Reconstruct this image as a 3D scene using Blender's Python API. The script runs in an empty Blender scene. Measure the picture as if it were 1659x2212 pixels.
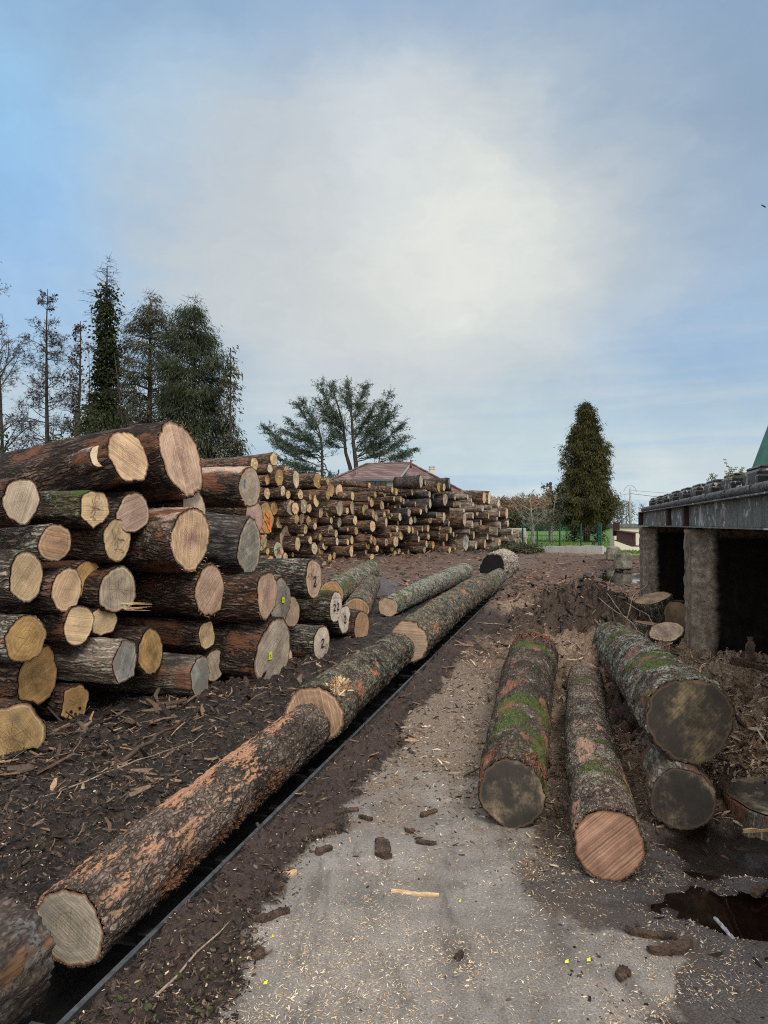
import bpy, math, random
import numpy as np
from mathutils import Vector, Matrix

SC = bpy.context.scene
COL = SC.collection
rad = math.radians

# ------------------------------------------------------------------ camera
F = 1534.0; CX = 829.5; HY = 1131.0          # photo measured at 1659 x 2212
CAMH = 1.7
cam_d = bpy.data.cameras.new('camera'); cam = bpy.data.objects.new('camera', cam_d); COL.objects.link(cam)
cam.location = (0, 0, CAMH)
cam.rotation_euler = (rad(90) + math.atan((HY-1106.0)/F), 0, 0)
cam_d.sensor_fit = 'VERTICAL'; cam_d.sensor_height = 24.0
cam_d.lens = 24.0*F/2212.0
cam_d.clip_start = 0.05; cam_d.clip_end = 3000
SC.camera = cam

# ------------------------------------------------------------------ node helper
class NT:
    def __init__(s, nt):
        s.t = nt; s.t.nodes.clear()
    def n(s, typ, ins=None, **attrs):
        nd = s.t.nodes.new(typ)
        for k, v in attrs.items(): setattr(nd, k, v)
        if ins:
            for k, v in ins.items():
                s.link(nd.inputs[k], v)
        return nd
    def link(s, inp, v):
        if isinstance(v, bpy.types.NodeSocket): s.t.links.new(v, inp)
        elif v is not None:
            if inp.type == 'RGBA' and len(v) == 3: v = (*v, 1)
            inp.default_value = v
    def m(s, op, a, b=0.0, c=0.0, clamp=False):
        nd = s.t.nodes.new('ShaderNodeMath'); nd.operation = op; nd.use_clamp = clamp
        s.link(nd.inputs[0], a); s.link(nd.inputs[1], b); s.link(nd.inputs[2], c)
        return nd.outputs[0]
    def v(s, op, a, b=None, sc=None):
        nd = s.t.nodes.new('ShaderNodeVectorMath'); nd.operation = op
        s.link(nd.inputs[0], a)
        if b is not None: s.link(nd.inputs[1], b)
        if sc is not None: s.link(nd.inputs['Scale'], sc)
        return nd.outputs[1] if op in ('DOT_PRODUCT', 'LENGTH', 'DISTANCE') else nd.outputs[0]
    def mix(s, f, a, b, blend='MIX'):
        nd = s.t.nodes.new('ShaderNodeMix'); nd.data_type = 'RGBA'; nd.blend_type = blend
        s.link(nd.inputs[0], f); s.link(nd.inputs[6], a); s.link(nd.inputs[7], b)
        return nd.outputs[2]
    def noise(s, vec, scale, detail=3.0, rough=0.55, dist=0.0, out=0):
        nd = s.t.nodes.new('ShaderNodeTexNoise')
        s.link(nd.inputs['Vector'], vec); s.link(nd.inputs['Scale'], scale)
        nd.inputs['Detail'].default_value = detail; nd.inputs['Roughness'].default_value = rough
        nd.inputs['Distortion'].default_value = dist
        return nd.outputs[out]
    def voro(s, vec, scale, feature='F1', out='Distance', rnd=1.0):
        nd = s.t.nodes.new('ShaderNodeTexVoronoi'); nd.feature = feature
        s.link(nd.inputs['Vector'], vec); s.link(nd.inputs['Scale'], scale)
        nd.inputs['Randomness'].default_value = rnd
        return nd.outputs[out]
    def ramp(s, f, stops, interp='LINEAR'):
        nd = s.t.nodes.new('ShaderNodeValToRGB'); cr = nd.color_ramp; cr.interpolation = interp
        while len(cr.elements) < len(stops): cr.elements.new(0.5)
        for e, (p, c) in zip(cr.elements, stops):
            e.position = p
            if not hasattr(c, '__len__'): c = (c, c, c)
            e.color = (*c, 1)
        s.link(nd.inputs[0], f)
        return nd.outputs[0]
    def step(s, f, a, b):
        nd = s.t.nodes.new('ShaderNodeMapRange'); nd.interpolation_type = 'SMOOTHSTEP'
        s.link(nd.inputs[0], f); nd.inputs[1].default_value = a; nd.inputs[2].default_value = b
        return nd.outputs[0]
    def xyz(s, vec):
        nd = s.n('ShaderNodeSeparateXYZ', {0: vec}); return nd.outputs[0], nd.outputs[1], nd.outputs[2]
    def comb(s, x, y, z):
        return s.n('ShaderNodeCombineXYZ', {0: x, 1: y, 2: z}).outputs[0]

def new_mat(name):
    m = bpy.data.materials.new(name); m.use_nodes = True
    return m, NT(m.node_tree)

def finish(N, col, rough=0.85, height=None, bump=0.3, dist=0.02, disp=None, mat=None, spec=0.3, extra=None, normal_in=None):
    ins = {'Base Color': col, 'Roughness': rough, 'Specular IOR Level': spec}
    if extra: ins.update(extra)
    p = N.n('ShaderNodeBsdfPrincipled', ins)
    if height is not None:
        b = N.n('ShaderNodeBump', {'Strength': bump, 'Distance': dist, 'Height': height})
        N.t.links.new(b.outputs[0], p.inputs['Normal'])
    o = N.n('ShaderNodeOutputMaterial', {0: p.outputs[0]})
    if disp is not None:
        d = N.n('ShaderNodeDisplacement', {'Height': disp[0], 'Midlevel': disp[2], 'Scale': disp[1]})
        N.t.links.new(d.outputs[0], o.inputs['Displacement'])
        mat.displacement_method = 'DISPLACEMENT'
    return p

# ------------------------------------------------------------------ sky and sun
SUN_AZ, SUN_EL = 156.0, 46.0                 # degrees clockwise from the view direction
W = bpy.data.worlds.new('World'); SC.world = W; W.use_nodes = True
def build_world():
    N = NT(W.node_tree)
    d = N.n('ShaderNodeTexCoord').outputs['Generated']
    sky = N.n('ShaderNodeTexSky', sky_type='NISHITA', sun_disc=False, sun_elevation=rad(SUN_EL), sun_rotation=rad(SUN_AZ)).outputs[0]
    wn = N.noise(d, 2.3, 5, 0.55, out=1)
    wv = N.v('ADD', d, N.v('SCALE', N.v('SUBTRACT', wn, (0.5, 0.5, 0.5)), sc=0.30))
    wn2 = N.noise(N.v('MULTIPLY', d, (1, 1, 2.6)), 5, 5, 0.6, out=1)
    wv = N.n('ShaderNodeVectorMath', {0: N.v('ADD', wv, N.v('SCALE', N.v('SUBTRACT', wn2, (0.5, 0.5, 0.5)), sc=0.17))}, operation='NORMALIZE').outputs[0]
    def blob(px, py, r0, r1, sx=1.0):
        v = Vector(((px-CX)/F, 1, (HY-py)/F)).normalized()
        dv = N.v('SUBTRACT', wv, tuple(v))
        dv = N.v('MULTIPLY', dv, (sx, 1, 1))
        return N.step(N.v('LENGTH', dv), r1, r0)
    x, y, z = N.xyz(d)
    # vertical base of the cloud deck
    base = N.ramp(z, [(0.0, (0.63, 0.70, 0.74)), (0.05, (0.61, 0.69, 0.74)), (0.117, (0.53, 0.63, 0.70)), (0.18, (0.44, 0.55, 0.65)), (0.225, (0.39, 0.51, 0.64)), (0.305, (0.50, 0.56, 0.62)),
                      (0.38, (0.40, 0.49, 0.61)), (0.476, (0.36, 0.47, 0.62)), (0.56, (0.32, 0.45, 0.64)), (0.64, (0.29, 0.42, 0.62)), (0.85, (0.55, 0.60, 0.68)), (1.0, (0.80, 0.82, 0.86))])
    c = N.mix(N.m('MULTIPLY', blob(1700, 60, 0.0, 0.50), 0.75), base, (0.28, 0.37, 0.51))
    c = N.mix(N.m('MULTIPLY', blob(700, 640, 0.0, 0.30), 0.7), c, (0.60, 0.60, 0.64))
    c = N.mix(N.m('MULTIPLY', blob(1350, 600, 0.0, 0.22), 0.5), c, (0.52, 0.56, 0.62))
    c = N.mix(N.m('MULTIPLY', blob(1600, 720, 0.0, 0.22, 0.7), 0.85), c, (0.35, 0.49, 0.69))
    c = N.mix(N.m('MULTIPLY', blob(-80, 330, 0.0, 0.32), 0.85), c, (0.32, 0.60, .90))
    c = N.mix(N.m('MULTIPLY', blob(30, 560, 0.0, 0.28), 0.7), c, (0.36, 0.55, 0.84))
    c = N.mix(N.m('MULTIPLY', blob(430, 210, 0.0, 0.15), 0.5), c, (0.52, 0.66, 0.80))
    c = N.mix(N.m('MULTIPLY', blob(925, 545, 0.02, 0.38, .85), 0.92), c, (0.70, 0.69, 0.67))
    c = N.mix(N.m('MULTIPLY', blob(830, 350, 0.0, 0.15), 0.5), c, (0.68, 0.71, 0.78))
    c = N.mix(N.m('MULTIPLY', blob(1040, 500, 0.0, 0.20), 0.8), c, (0.83, 0.81, 0.76))
    # horizontal streaks low down
    st = N.noise(N.v('MULTIPLY', d, (1.2, 1.2, 17)), 2.2, 4, 0.55)
    low = N.m('MULTIPLY', N.step(z, 0.34, 0.02), N.step(st, 0.40, 0.66))
    c = N.mix(N.m('MULTIPLY', low, 0.6), c, (0.66, 0.68, 0.69))
    st2 = N.noise(N.v('MULTIPLY', d, (1.4, 1.4, 13)), 3.1, 3, 0.5)
    low2 = N.m('MULTIPLY', N.step(z, 0.30, 0.04), N.step(st2, 0.50, 0.70))
    c = N.mix(N.m('MULTIPLY', low2, 0.45), c, (0.38, 0.53, 0.72))
    fine = N.noise(wv, 4.5, 9, 0.68)
    c = N.mix(1.0, c, N.ramp(fine, [(0.28, (0.84, 0.90, 0.92)), (0.72, (1.05, 1.08, 1.05))]), 'MULTIPLY')
    # unseen sky overhead, behind the camera and at right brightened as added fill
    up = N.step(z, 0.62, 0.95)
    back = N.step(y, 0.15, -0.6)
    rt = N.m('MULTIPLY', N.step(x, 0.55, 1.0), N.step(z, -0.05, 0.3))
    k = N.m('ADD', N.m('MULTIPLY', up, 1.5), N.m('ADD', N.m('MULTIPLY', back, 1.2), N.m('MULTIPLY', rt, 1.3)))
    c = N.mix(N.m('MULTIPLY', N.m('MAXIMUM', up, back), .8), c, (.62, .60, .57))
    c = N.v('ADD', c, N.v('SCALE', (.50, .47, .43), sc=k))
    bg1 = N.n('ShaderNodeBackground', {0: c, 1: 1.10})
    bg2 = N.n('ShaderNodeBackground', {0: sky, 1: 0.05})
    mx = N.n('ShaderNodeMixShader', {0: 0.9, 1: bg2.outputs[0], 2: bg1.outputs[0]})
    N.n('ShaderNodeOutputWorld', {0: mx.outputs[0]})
build_world()
sun_d = bpy.data.lights.new('sun', 'SUN'); sun = bpy.data.objects.new('sun', sun_d); COL.objects.link(sun)
sun_d.energy = 2.2; sun_d.angle = rad(22); sun_d.color = (1.0, 0.94, 0.86)
_a, _e = rad(SUN_AZ), rad(SUN_EL)
_dir = Vector((math.sin(_a)*math.cos(_e), math.cos(_a)*math.cos(_e), math.sin(_e)))
sun.rotation_euler = _dir.to_track_quat('Z', 'Y').to_euler()
sun.location = (30, -20, 40)
SC.view_settings.view_transform = 'Standard'; SC.view_settings.look = 'None'
SC.view_settings.exposure = 0.0; SC.view_settings.gamma = 1.0
SC.cycles.use_denoising = False
SC.cycles.filter_width = 1.1
SC.cycles.max_bounces = 6; SC.cycles.diffuse_bounces = 3; SC.cycles.transparent_max_bounces = 8

# ------------------------------------------------------------------ geometry helpers
def at(px, py, y):
    """photo pixel and depth (metres in front of the camera) to a world point"""
    return Vector(((px-CX)/F*y, y, CAMH + (HY-py)/F*y))
def on_ground(px, py, z=0.0):
    y = (CAMH-z)*F/(py-HY); return Vector(((px-CX)/F*y, y, z))

def _hash(ix, iy, iz, seed):
    h = (ix.astype(np.int64)*374761393 + iy.astype(np.int64)*668265263 + iz.astype(np.int64)*2147483647 + seed*1274126177) & 0xffffffff
    h = ((h ^ (h >> 13))*1274126177) & 0xffffffff
    h = ((h ^ (h >> 16))*2246822519) & 0xffffffff
    return ((h ^ (h >> 15)) & 0xffffff)/16777215.0
def vnoise(P, seed=0):
    P = np.asarray(P, float); i = np.floor(P); f = P-i; f = f*f*(3-2*f); i = i.astype(np.int64)
    r = 0
    for dx in (0, 1):
        wx = f[:, 0] if dx else 1-f[:, 0]
        for dy in (0, 1):
            wy = f[:, 1] if dy else 1-f[:, 1]
            for dz in (0, 1):
                wz = f[:, 2] if dz else 1-f[:, 2]
                r = r + wx*wy*wz*_hash(i[:, 0]+dx, i[:, 1]+dy, i[:, 2]+dz, seed)
    return r*2-1
def fbm(P, seed=0, oct=4, gain=0.5):
    P = np.asarray(P, float); r = 0; a = 1; s = 1
    for o in range(oct):
        r = r + a*vnoise(P*s, seed+o*17); a *= gain; s *= 2.03
    return r
def ss(x, a, b):
    t = np.clip((np.asarray(x, float)-a)/(b-a), 0, 1); return t*t*(3-2*t)

class MB:
    def __init__(s): s.V = []; s.F = {3: [], 4: []}; s.M = {3: [], 4: []}; s.n = 0; s.C = []
    def add(s, V, F, mi=0, col=None):
        V = np.asarray(V, float).reshape(-1, 3); F = np.asarray(F, int)
        if len(F) == 0: return
        s.V.append(V); k = F.shape[1]
        s.F[k].append(F+s.n); s.M[k].append(np.full(len(F), mi)); s.n += len(V)
        if col is not None: s.C.append(np.broadcast_to(np.asarray(col, float), (len(V), 4)) if np.ndim(col) == 1 else col)
    def addmix(s, V, quads, tris, mi=0, col=None):
        V = np.asarray(V, float)
        s.V.append(V)
        if len(quads): s.F[4].append(np.asarray(quads, int)+s.n); s.M[4].append(np.full(len(quads), mi))
        if len(tris): s.F[3].append(np.asarray(tris, int)+s.n); s.M[3].append(np.full(len(tris), mi))
        if col is not None: s.C.append(np.broadcast_to(np.asarray(col, float), (len(V), 4)))
        s.n += len(V)
    def mesh(s, name, mats, smooth=True, attrs=None):
        V = np.concatenate(s.V)
        fs = []; ms = []
        tot = []
        for k in (3, 4):
            if s.F[k]:
                a = np.concatenate(s.F[k]); fs.append(a.ravel()); tot.append(np.full(len(a), k)); ms.append(np.concatenate(s.M[k]))
        me = bpy.data.meshes.new(name)
        me.vertices.add(len(V)); me.vertices.foreach_set('co', V.astype(np.float32).ravel())
        li = np.concatenate(fs); tt = np.concatenate(tot)
        me.loops.add(len(li)); me.loops.foreach_set('vertex_index', li.astype(np.int32))
        me.polygons.add(len(tt))
        me.polygons.foreach_set('loop_start', np.concatenate([[0], np.cumsum(tt)[:-1]]).astype(np.int32))
        me.polygons.foreach_set('loop_total', tt.astype(np.int32))
        for m_ in (mats if isinstance(mats, (list, tuple)) else [mats]): me.materials.append(m_)
        me.polygons.foreach_set('material_index', np.concatenate(ms).astype(np.int32))
        me.polygons.foreach_set('use_smooth', np.full(len(tt), smooth))
        if s.C:
            a = me.attributes.new('tint', 'FLOAT_COLOR', 'POINT'); a.data.foreach_set('color', np.concatenate(s.C).astype(np.float32).ravel())
        if attrs:
            for k, arr in attrs.items():
                if arr.ndim == 1:
                    a = me.attributes.new(k, 'FLOAT', 'POINT'); a.data.foreach_set('value', arr.astype(np.float32))
                else:
                    a = me.attributes.new(k, 'FLOAT_COLOR', 'POINT'); a.data.foreach_set('color', arr.astype(np.float32).ravel())
        me.update(calc_edges=True)
        return me
    def build(s, name, mats, parent=None, smooth=True, attrs=None, **kw):
        return link(name, s.mesh(name, mats, smooth, attrs), parent, **kw)
    # shapes -------------------------------------------------
    def box(s, c, size, R=None, mi=0, bev=0.0, col=None):
        hx, hy, hz = [q/2 for q in size]
        if bev <= 0:
            V = np.array([[x, y, z] for x in (-hx, hx) for y in (-hy, hy) for z in (-hz, hz)])
            Q = [[0, 1, 3, 2], [4, 6, 7, 5], [0, 4, 5, 1], [2, 3, 7, 6], [0, 2, 6, 4], [1, 5, 7, 3]]; T = []
        else:
            b = bev; V = []; idx = {}
            for sx in (-1, 1):
                for sy in (-1, 1):
                    for sz in (-1, 1):
                        for ax in range(3):
                            p = [sx*(hx-b), sy*(hy-b), sz*(hz-b)]; p[ax] = [sx*hx, sy*hy, sz*hz][ax]
                            idx[(sx, sy, sz, ax)] = len(V); V.append(p)
            V = np.array(V); Q = []; T = []
            sg = (-1, 1)
            for ax in range(3):
                o1, o2 = [a for a in range(3) if a != ax]
                for sa in sg:
                    q = []
                    for (a, b_) in ((-1, -1), (1, -1), (1, 1), (-1, 1)):
                        k = [0, 0, 0]; k[ax] = sa; k[o1] = a; k[o2] = b_; q.append(idx[(*k, ax)])
                    Q.append(q)
            for ax in range(3):        # edges parallel to ax
                o1, o2 = [a for a in range(3) if a != ax]
                for a in sg:
                    for b_ in sg:
                        k0 = [0, 0, 0]; k1 = [0, 0, 0]; k0[ax] = -1; k1[ax] = 1
                        for k in (k0, k1): k[o1] = a; k[o2] = b_
                        Q.append([idx[(*k0, o1)], idx[(*k1, o1)], idx[(*k1, o2)], idx[(*k0, o2)]])
            for sx in sg:
                for sy in sg:
                    for sz in sg: T.append([idx[(sx, sy, sz, a)] for a in range(3)])
        if R is not None: V = V @ np.array(R).T
        s.addmix(V+np.array(c), Q, T, mi, col)
    def tube(s, P, r, sides=6, mi=0, cap=True, col=None):
        P = np.asarray(P, float); n = len(P); r = np.broadcast_to(np.asarray(r, float), (n,))
        T = np.gradient(P, axis=0); T /= np.linalg.norm(T, axis=1)[:, None]+1e-9
        ref = np.array([0, 0, 1.0]) if abs(T[0][2]) < 0.9 else np.array([1.0, 0, 0])
        A = np.cross(T, ref); A /= np.linalg.norm(A, axis=1)[:, None]+1e-9
        B = np.cross(T, A)
        th = np.arange(sides)*2*math.pi/sides
        V = P[:, None, :] + r[:, None, None]*(A[:, None, :]*np.cos(th)[None, :, None]+B[:, None, :]*np.sin(th)[None, :, None])
        V = V.reshape(-1, 3)
        i = np.arange(n-1)[:, None]*sides; j = np.arange(sides)[None, :]; j2 = (j+1) % sides
        Q = np.stack([i+j, i+j2, i+sides+j2, i+sides+j], -1).reshape(-1, 4)
        Tt = []
        if cap:
            V = np.vstack([V, P[:1], P[-1:]]); a = n*sides
            for k in range(sides):
                k2 = (k+1) % sides
                Tt.append([a, k2, k]); Tt.append([a+1, (n-1)*sides+k, (n-1)*sides+k2])
        s.addmix(V, Q, Tt, mi, col)

def link(name, data, parent=None, label=None, cat=None, group=None, kind=None, color=None, loc=None):
    o = bpy.data.objects.new(name, data); COL.objects.link(o)
    if parent is not None: o.parent = parent
    if label: o['label'] = label
    if cat: o['category'] = cat
    if group: o['group'] = group
    if kind: o['kind'] = kind
    if color is not None: o.color = (*color, 1)
    if loc is not None: o.location = loc
    return o
def thing(name, label, cat, loc=(0, 0, 0), group=None):
    o = link(name, None, None, label, cat, group, loc=loc); o.empty_display_size = 0.2
    return o

# conveyor frame: U along the conveyor (its vanishing point is at pixel 1226), V to the right
_t = math.atan((1226-CX)/F)
U = Vector((math.sin(_t), math.cos(_t), 0)); Vv = Vector((math.cos(_t), -math.sin(_t), 0))
def uv(u, v, z=0.0): return U*u + Vv*v + Vector((0, 0, z))
RUV = np.array([[U.x, Vv.x, 0], [U.y, Vv.y, 0], [0, 0, 1]])   # columns: u, v, z
RAIL_V = -1.67
# ------------------------------------------------------------------ materials
def bark_mat(name, plate=(0.16, 0.13, 0.11), fissure=(0.025, 0.017, 0.013), inner=(0.36, 0.15, 0.07), inner_amt=0.25,
             lichen=(0.30, 0.34, 0.28), lichen_amt=0.15, moss_amt=0.0, chips_amt=0.0, sx=0.28, sc=26.0, disp=0.0, dark=0.0, bump=0.9, pale=None, bias=None):
    m, N = new_mat(name)
    tc = N.n('ShaderNodeTexCoord').outputs['Object']
    oi = N.n('ShaderNodeObjectInfo')
    off = N.v('SCALE', (7.3, 3.1, 5.7), sc=oi.outputs['Random'])
    p0 = N.v('ADD', tc, off) if not disp else tc
    warp = N.noise(p0, 4, 3, 0.6, out=1)
    p = N.v('ADD', p0, N.v('SCALE', N.v('SUBTRACT', warp, (0.5, 0.5, 0.5)), sc=0.10))
    ps = N.v('MULTIPLY', p, (sx, 1, 1))
    e = N.voro(ps, sc, 'DISTANCE_TO_EDGE')
    rg = N.m('ABSOLUTE', N.m('SUBTRACT', N.noise(ps, sc*.75, 3, .6, .4), .5))
    h1 = N.m('MULTIPLY', N.step(e, -0.05, 0.26), N.step(rg, 0.0, 0.07))
    fn = N.noise(N.v('MULTIPLY', p, (0.45, 1, 1)), 75, 4, 0.65)
    pn = N.noise(N.v('MULTIPLY', p0, (0.5, 1, 1)), 22, 4, 0.6)
    hh = N.m('ADD', N.m('MULTIPLY', h1, N.m('ADD', 0.35, pn)), N.m('MULTIPLY', fn, 0.35))
    col = N.mix(N.m('MULTIPLY', h1, N.m('ADD', 0.4, fn), clamp=True), fissure, plate)
    tone = N.noise(p0, 3.2, 3, 0.6)
    col = N.mix(1.0, col, N.ramp(tone, [(0.34, (0.48, 0.46, 0.44)), (0.66, (1.75, 1.66, 1.58))]), 'MULTIPLY')
    col = N.mix(1.0, col, N.ramp(fn, [(0.3, 0.5), (0.7, 1.65)]), 'MULTIPLY')
    col = N.mix(1.0, col, N.ramp(oi.outputs['Random'], [(0, 0.75), (1, 1.25)]), 'MULTIPLY')
    if lichen_amt > 0:
        ln = N.noise(p0, 9, 5, 0.7)
        lm = N.m('MULTIPLY', N.step(ln, 0.68-lichen_amt*0.45, 0.74-lichen_amt*0.40), N.step(fn, 0.38, 0.55))
        col = N.mix(N.m('MULTIPLY', lm, 0.8), col, N.mix(N.step(N.noise(p0, 30, 2), 0.4, 0.6), lichen, tuple(q*0.6 for q in lichen)))
    if inner_amt > 0:
        im = N.noise(N.v('MULTIPLY', p0, (0.45, 1, 1)), 4.5, 4, 0.62)
        if bias: im = N.m('ADD', im, N.m('MULTIPLY', N.v('DOT_PRODUCT', N.n('ShaderNodeNewGeometry').outputs['Normal'], bias[0]), bias[1]))
        mk = N.step(N.m('ADD', im, N.m('MULTIPLY', N.m('SUBTRACT', fn, .5), .22)), 0.645-inner_amt*0.36, 0.705-inner_amt*0.36)
        fib = N.noise(N.v('MULTIPLY', p0, (0.08, 1, 1)), 90, 3, 0.7)
        ic = N.ramp(fib, [(0.25, tuple(q*0.25 for q in inner)), (0.5, inner), (0.8, tuple(min(1, q*1.55) for q in inner))])
        col = N.mix(mk, col, ic)
        hh = N.m('ADD', N.m('MULTIPLY', hh, N.m('SUBTRACT', 1, N.m('MULTIPLY', mk, 0.75))), N.m('MULTIPLY', N.m('MULTIPLY', mk, fib), 0.45))
    geo = N.n('ShaderNodeNewGeometry')
    nz = N.xyz(geo.outputs['Normal'])[2]
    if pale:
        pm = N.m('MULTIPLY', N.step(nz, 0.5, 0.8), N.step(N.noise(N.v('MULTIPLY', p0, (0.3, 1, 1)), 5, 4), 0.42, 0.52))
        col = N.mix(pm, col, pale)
    if moss_amt > 0:
        mn = N.m('ADD', N.noise(p0, 2.6, 4, 0.6), N.m('MULTIPLY', N.m('SUBTRACT', fn, 0.5), 0.35))
        mm = N.m('MULTIPLY', N.step(mn, 0.66-moss_amt*0.3, 0.72-moss_amt*0.3), N.step(nz, -0.1, 0.35))
        mc = N.ramp(N.noise(p0, 60, 3, 0.7), [(0.3, (0.025, 0.04, 0.008)), (0.55, (0.07, 0.10, 0.018)), (0.8, (0.17, 0.20, 0.04))])
        col = N.mix(N.m('MULTIPLY', mm, 0.92), col, mc)
        hh = N.m('ADD', hh, N.m('MULTIPLY', mm, N.m('MULTIPLY', N.noise(p0, 120, 2), 0.5)))
    if chips_amt > 0:
        cv = N.voro(N.v('MULTIPLY', p0, (0.5, 1, 1)), 95, 'F1')
        cm = N.m('MULTIPLY', N.m('MULTIPLY', N.step(cv, 0.26, 0.12), N.step(N.noise(p0, 6, 3), 0.62-chips_amt*0.4, 0.72-chips_amt*0.4)), N.step(nz, 0.25, 0.6))
        col = N.mix(cm, col, (0.58, 0.45, 0.32))
        hh = N.m('ADD', hh, N.m('MULTIPLY', cm, 0.3))
    if dark > 0:
        col = N.mix(dark, col, (0.012, 0.011, 0.011))
    rr = N.ramp(fn, [(0.3, 0.75), (0.7, 0.95)])
    if disp: finish(N, col, rr, hh, bump, 0.012, (hh, disp, 0.55), m)
    else: finish(N, col, rr, hh, bump, 0.022)
    return m

def face_mat(name, stain=0.0, ring=1.0, saw=1.0, crack=1.0, dirt=0.25, stain_col=(0.10, 0.10, 0.095), pink=0.3, sap=1.0, rimc=.85):
    """sawn end: rings, saw marks, pale sapwood rim; heart colour comes from the object's own colour"""
    m, N = new_mat(name)
    tc = N.n('ShaderNodeTexCoord').outputs['Object']
    oi = N.n('ShaderNodeObjectInfo'); rnd = oi.outputs['Random']; base = oi.outputs['Color']
    rn = N.n('ShaderNodeAttribute', attribute_name='rn').outputs['Fac']
    off = N.v('SCALE', (17.3, 13.1, 15.7), sc=rnd)
    p0 = N.v('ADD', tc, off)
    wn = N.m('SUBTRACT', N.noise(p0, 7, 3, 0.5), 0.5)
    r = N.m('ADD', rn, N.m('MULTIPLY', wn, 0.10))
    rings = N.m('SINE', N.m('MULTIPLY', r, 78))
    rings2 = N.noise(N.comb(N.m('MULTIPLY', r, 26), rnd, 0.0), 1.0, 3, 0.6)
    x, y, z = N.xyz(tc)
    ang = N.m('MULTIPLY', N.m('ADD', rnd, 0.13), 5.0)
    lin = N.m('ADD', N.m('MULTIPLY', y, N.m('COSINE', ang)), N.m('MULTIPLY', z, N.m('SINE', ang)))
    sawn = N.noise(N.comb(N.m('ADD', N.m('MULTIPLY', lin, 1.0), N.m('MULTIPLY', wn, 0.02)), rnd, 0.0), 110, 3, 0.7)
    sapm = N.m('MULTIPLY', N.step(N.m('ADD', r, N.m('MULTIPLY', N.m('FRACT', N.m('MULTIPLY', rnd, 5.3)), .07)), 0.88, 0.93), N.m('MULTIPLY', N.step(N.m('FRACT', N.m('MULTIPLY', rnd, 7.7)), 0.25, 0.7), .7*sap))
    light = N.mix(0.5, base, (0.74, 0.60, 0.43))
    col = N.mix(sapm, base, light)
    pk = N.m('MULTIPLY', N.step(r, 0.60, 0.05), pink)
    col = N.mix(N.m('MULTIPLY', pk, N.m('FRACT', N.m('MULTIPLY', rnd, 3.9))), col, (0.36, 0.19, 0.17))
    col = N.mix(1.0, col, N.ramp(N.m('ADD', N.m('MULTIPLY', rings, 0.25), 0.5), [(0.2, 1-0.16*ring), (0.8, 1+0.10*ring)]), 'MULTIPLY')
    col = N.mix(1.0, col, N.ramp(rings2, [(0.3, 1-0.28*ring), (0.7, 1+0.16*ring)]), 'MULTIPLY')
    col = N.mix(1.0, col, N.ramp(sawn, [(0.32, 1-0.42*saw), (0.68, 1+0.32*saw)]), 'MULTIPLY')
    blot = N.noise(p0, 5, 5, 0.65)
    col = N.mix(1.0, col, N.ramp(blot, [(0.32, 1-dirt*1.5), (0.65, 1.15)]), 'MULTIPLY')
    speck = N.noise(p0, 45, 2, 0.7)
    col = N.mix(N.m('MULTIPLY', N.step(speck, 0.66, 0.75), 0.55), col, (0.10, 0.055, 0.03))
    # radial drying cracks from the pith
    a2 = N.m('ARCTAN2', y, z)
    cr = N.noise(N.comb(N.m('MULTIPLY', N.m('COSINE', a2), 1.0), N.m('MULTIPLY', N.m('SINE', a2), 1.0), N.m('MULTIPLY', rnd, 30)), 3.2, 2, 0.5)
    cl = N.m('ABSOLUTE', N.m('SUBTRACT', cr, 0.52))
    cmask = N.m('MULTIPLY', N.step(N.m('MULTIPLY', cl, N.m('ADD', r, 0.12)), 0.0055, 0.0015), N.step(N.m('ADD', r, N.m('MULTIPLY', blot, 0.5)), 0.85, 0.65))
    cmask = N.m('MULTIPLY', cmask, crack, clamp=True)
    col = N.mix(N.m('MULTIPLY', cmask, 0.75), col, (0.06, 0.035, 0.025))
    if stain > 0:
        s1 = N.noise(p0, 3.5, 5, 0.7)
        sm = N.step(s1, 0.70-stain*0.5, 0.78-stain*0.35)
        col = N.mix(N.m('MULTIPLY', sm, min(0.93, stain+0.35)), col, stain_col)
    edge = N.m('ADD', rn, N.m('MULTIPLY', N.m('SUBTRACT', N.noise(p0, 22, 4, .7), .5), .10))
    col = N.mix(N.m('MULTIPLY', N.step(edge, 0.925, 0.955), rimc), col, N.mix(N.step(edge, .95, .99), (0.27, 0.145, 0.07), (0.10, 0.048, 0.026)))
    hh = N.m('SUBTRACT', N.m('ADD', N.m('MULTIPLY', sawn, 0.6), N.m('MULTIPLY', rings2, 0.2)), cmask)
    finish(N, col, 0.8, hh, 0.35*saw+0.1, 0.006)
    return m

def plain_mat(name, col, rough=0.7, var=0.25, sc=6.0, bump=0.2, metal=0.0, col2=None, spec=0.4, stretch=(1, 1, 1), dist=0.01):
    m, N = new_mat(name)
    tc = N.v('MULTIPLY', N.n('ShaderNodeTexCoord').outputs['Object'], stretch)
    n1 = N.noise(tc, sc, 5, 0.65); n2 = N.noise(tc, sc*7, 4, 0.6)
    c = N.mix(N.step(n1, 0.4, 0.62), col, col2 or tuple(q*0.6 for q in col))
    c = N.mix(1.0, c, N.ramp(n2, [(0.25, 1-var), (0.75, 1+var)]), 'MULTIPLY')
    finish(N, c, rough, n2, bump, dist, spec=spec, extra={'Metallic': metal})
    return m

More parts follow.
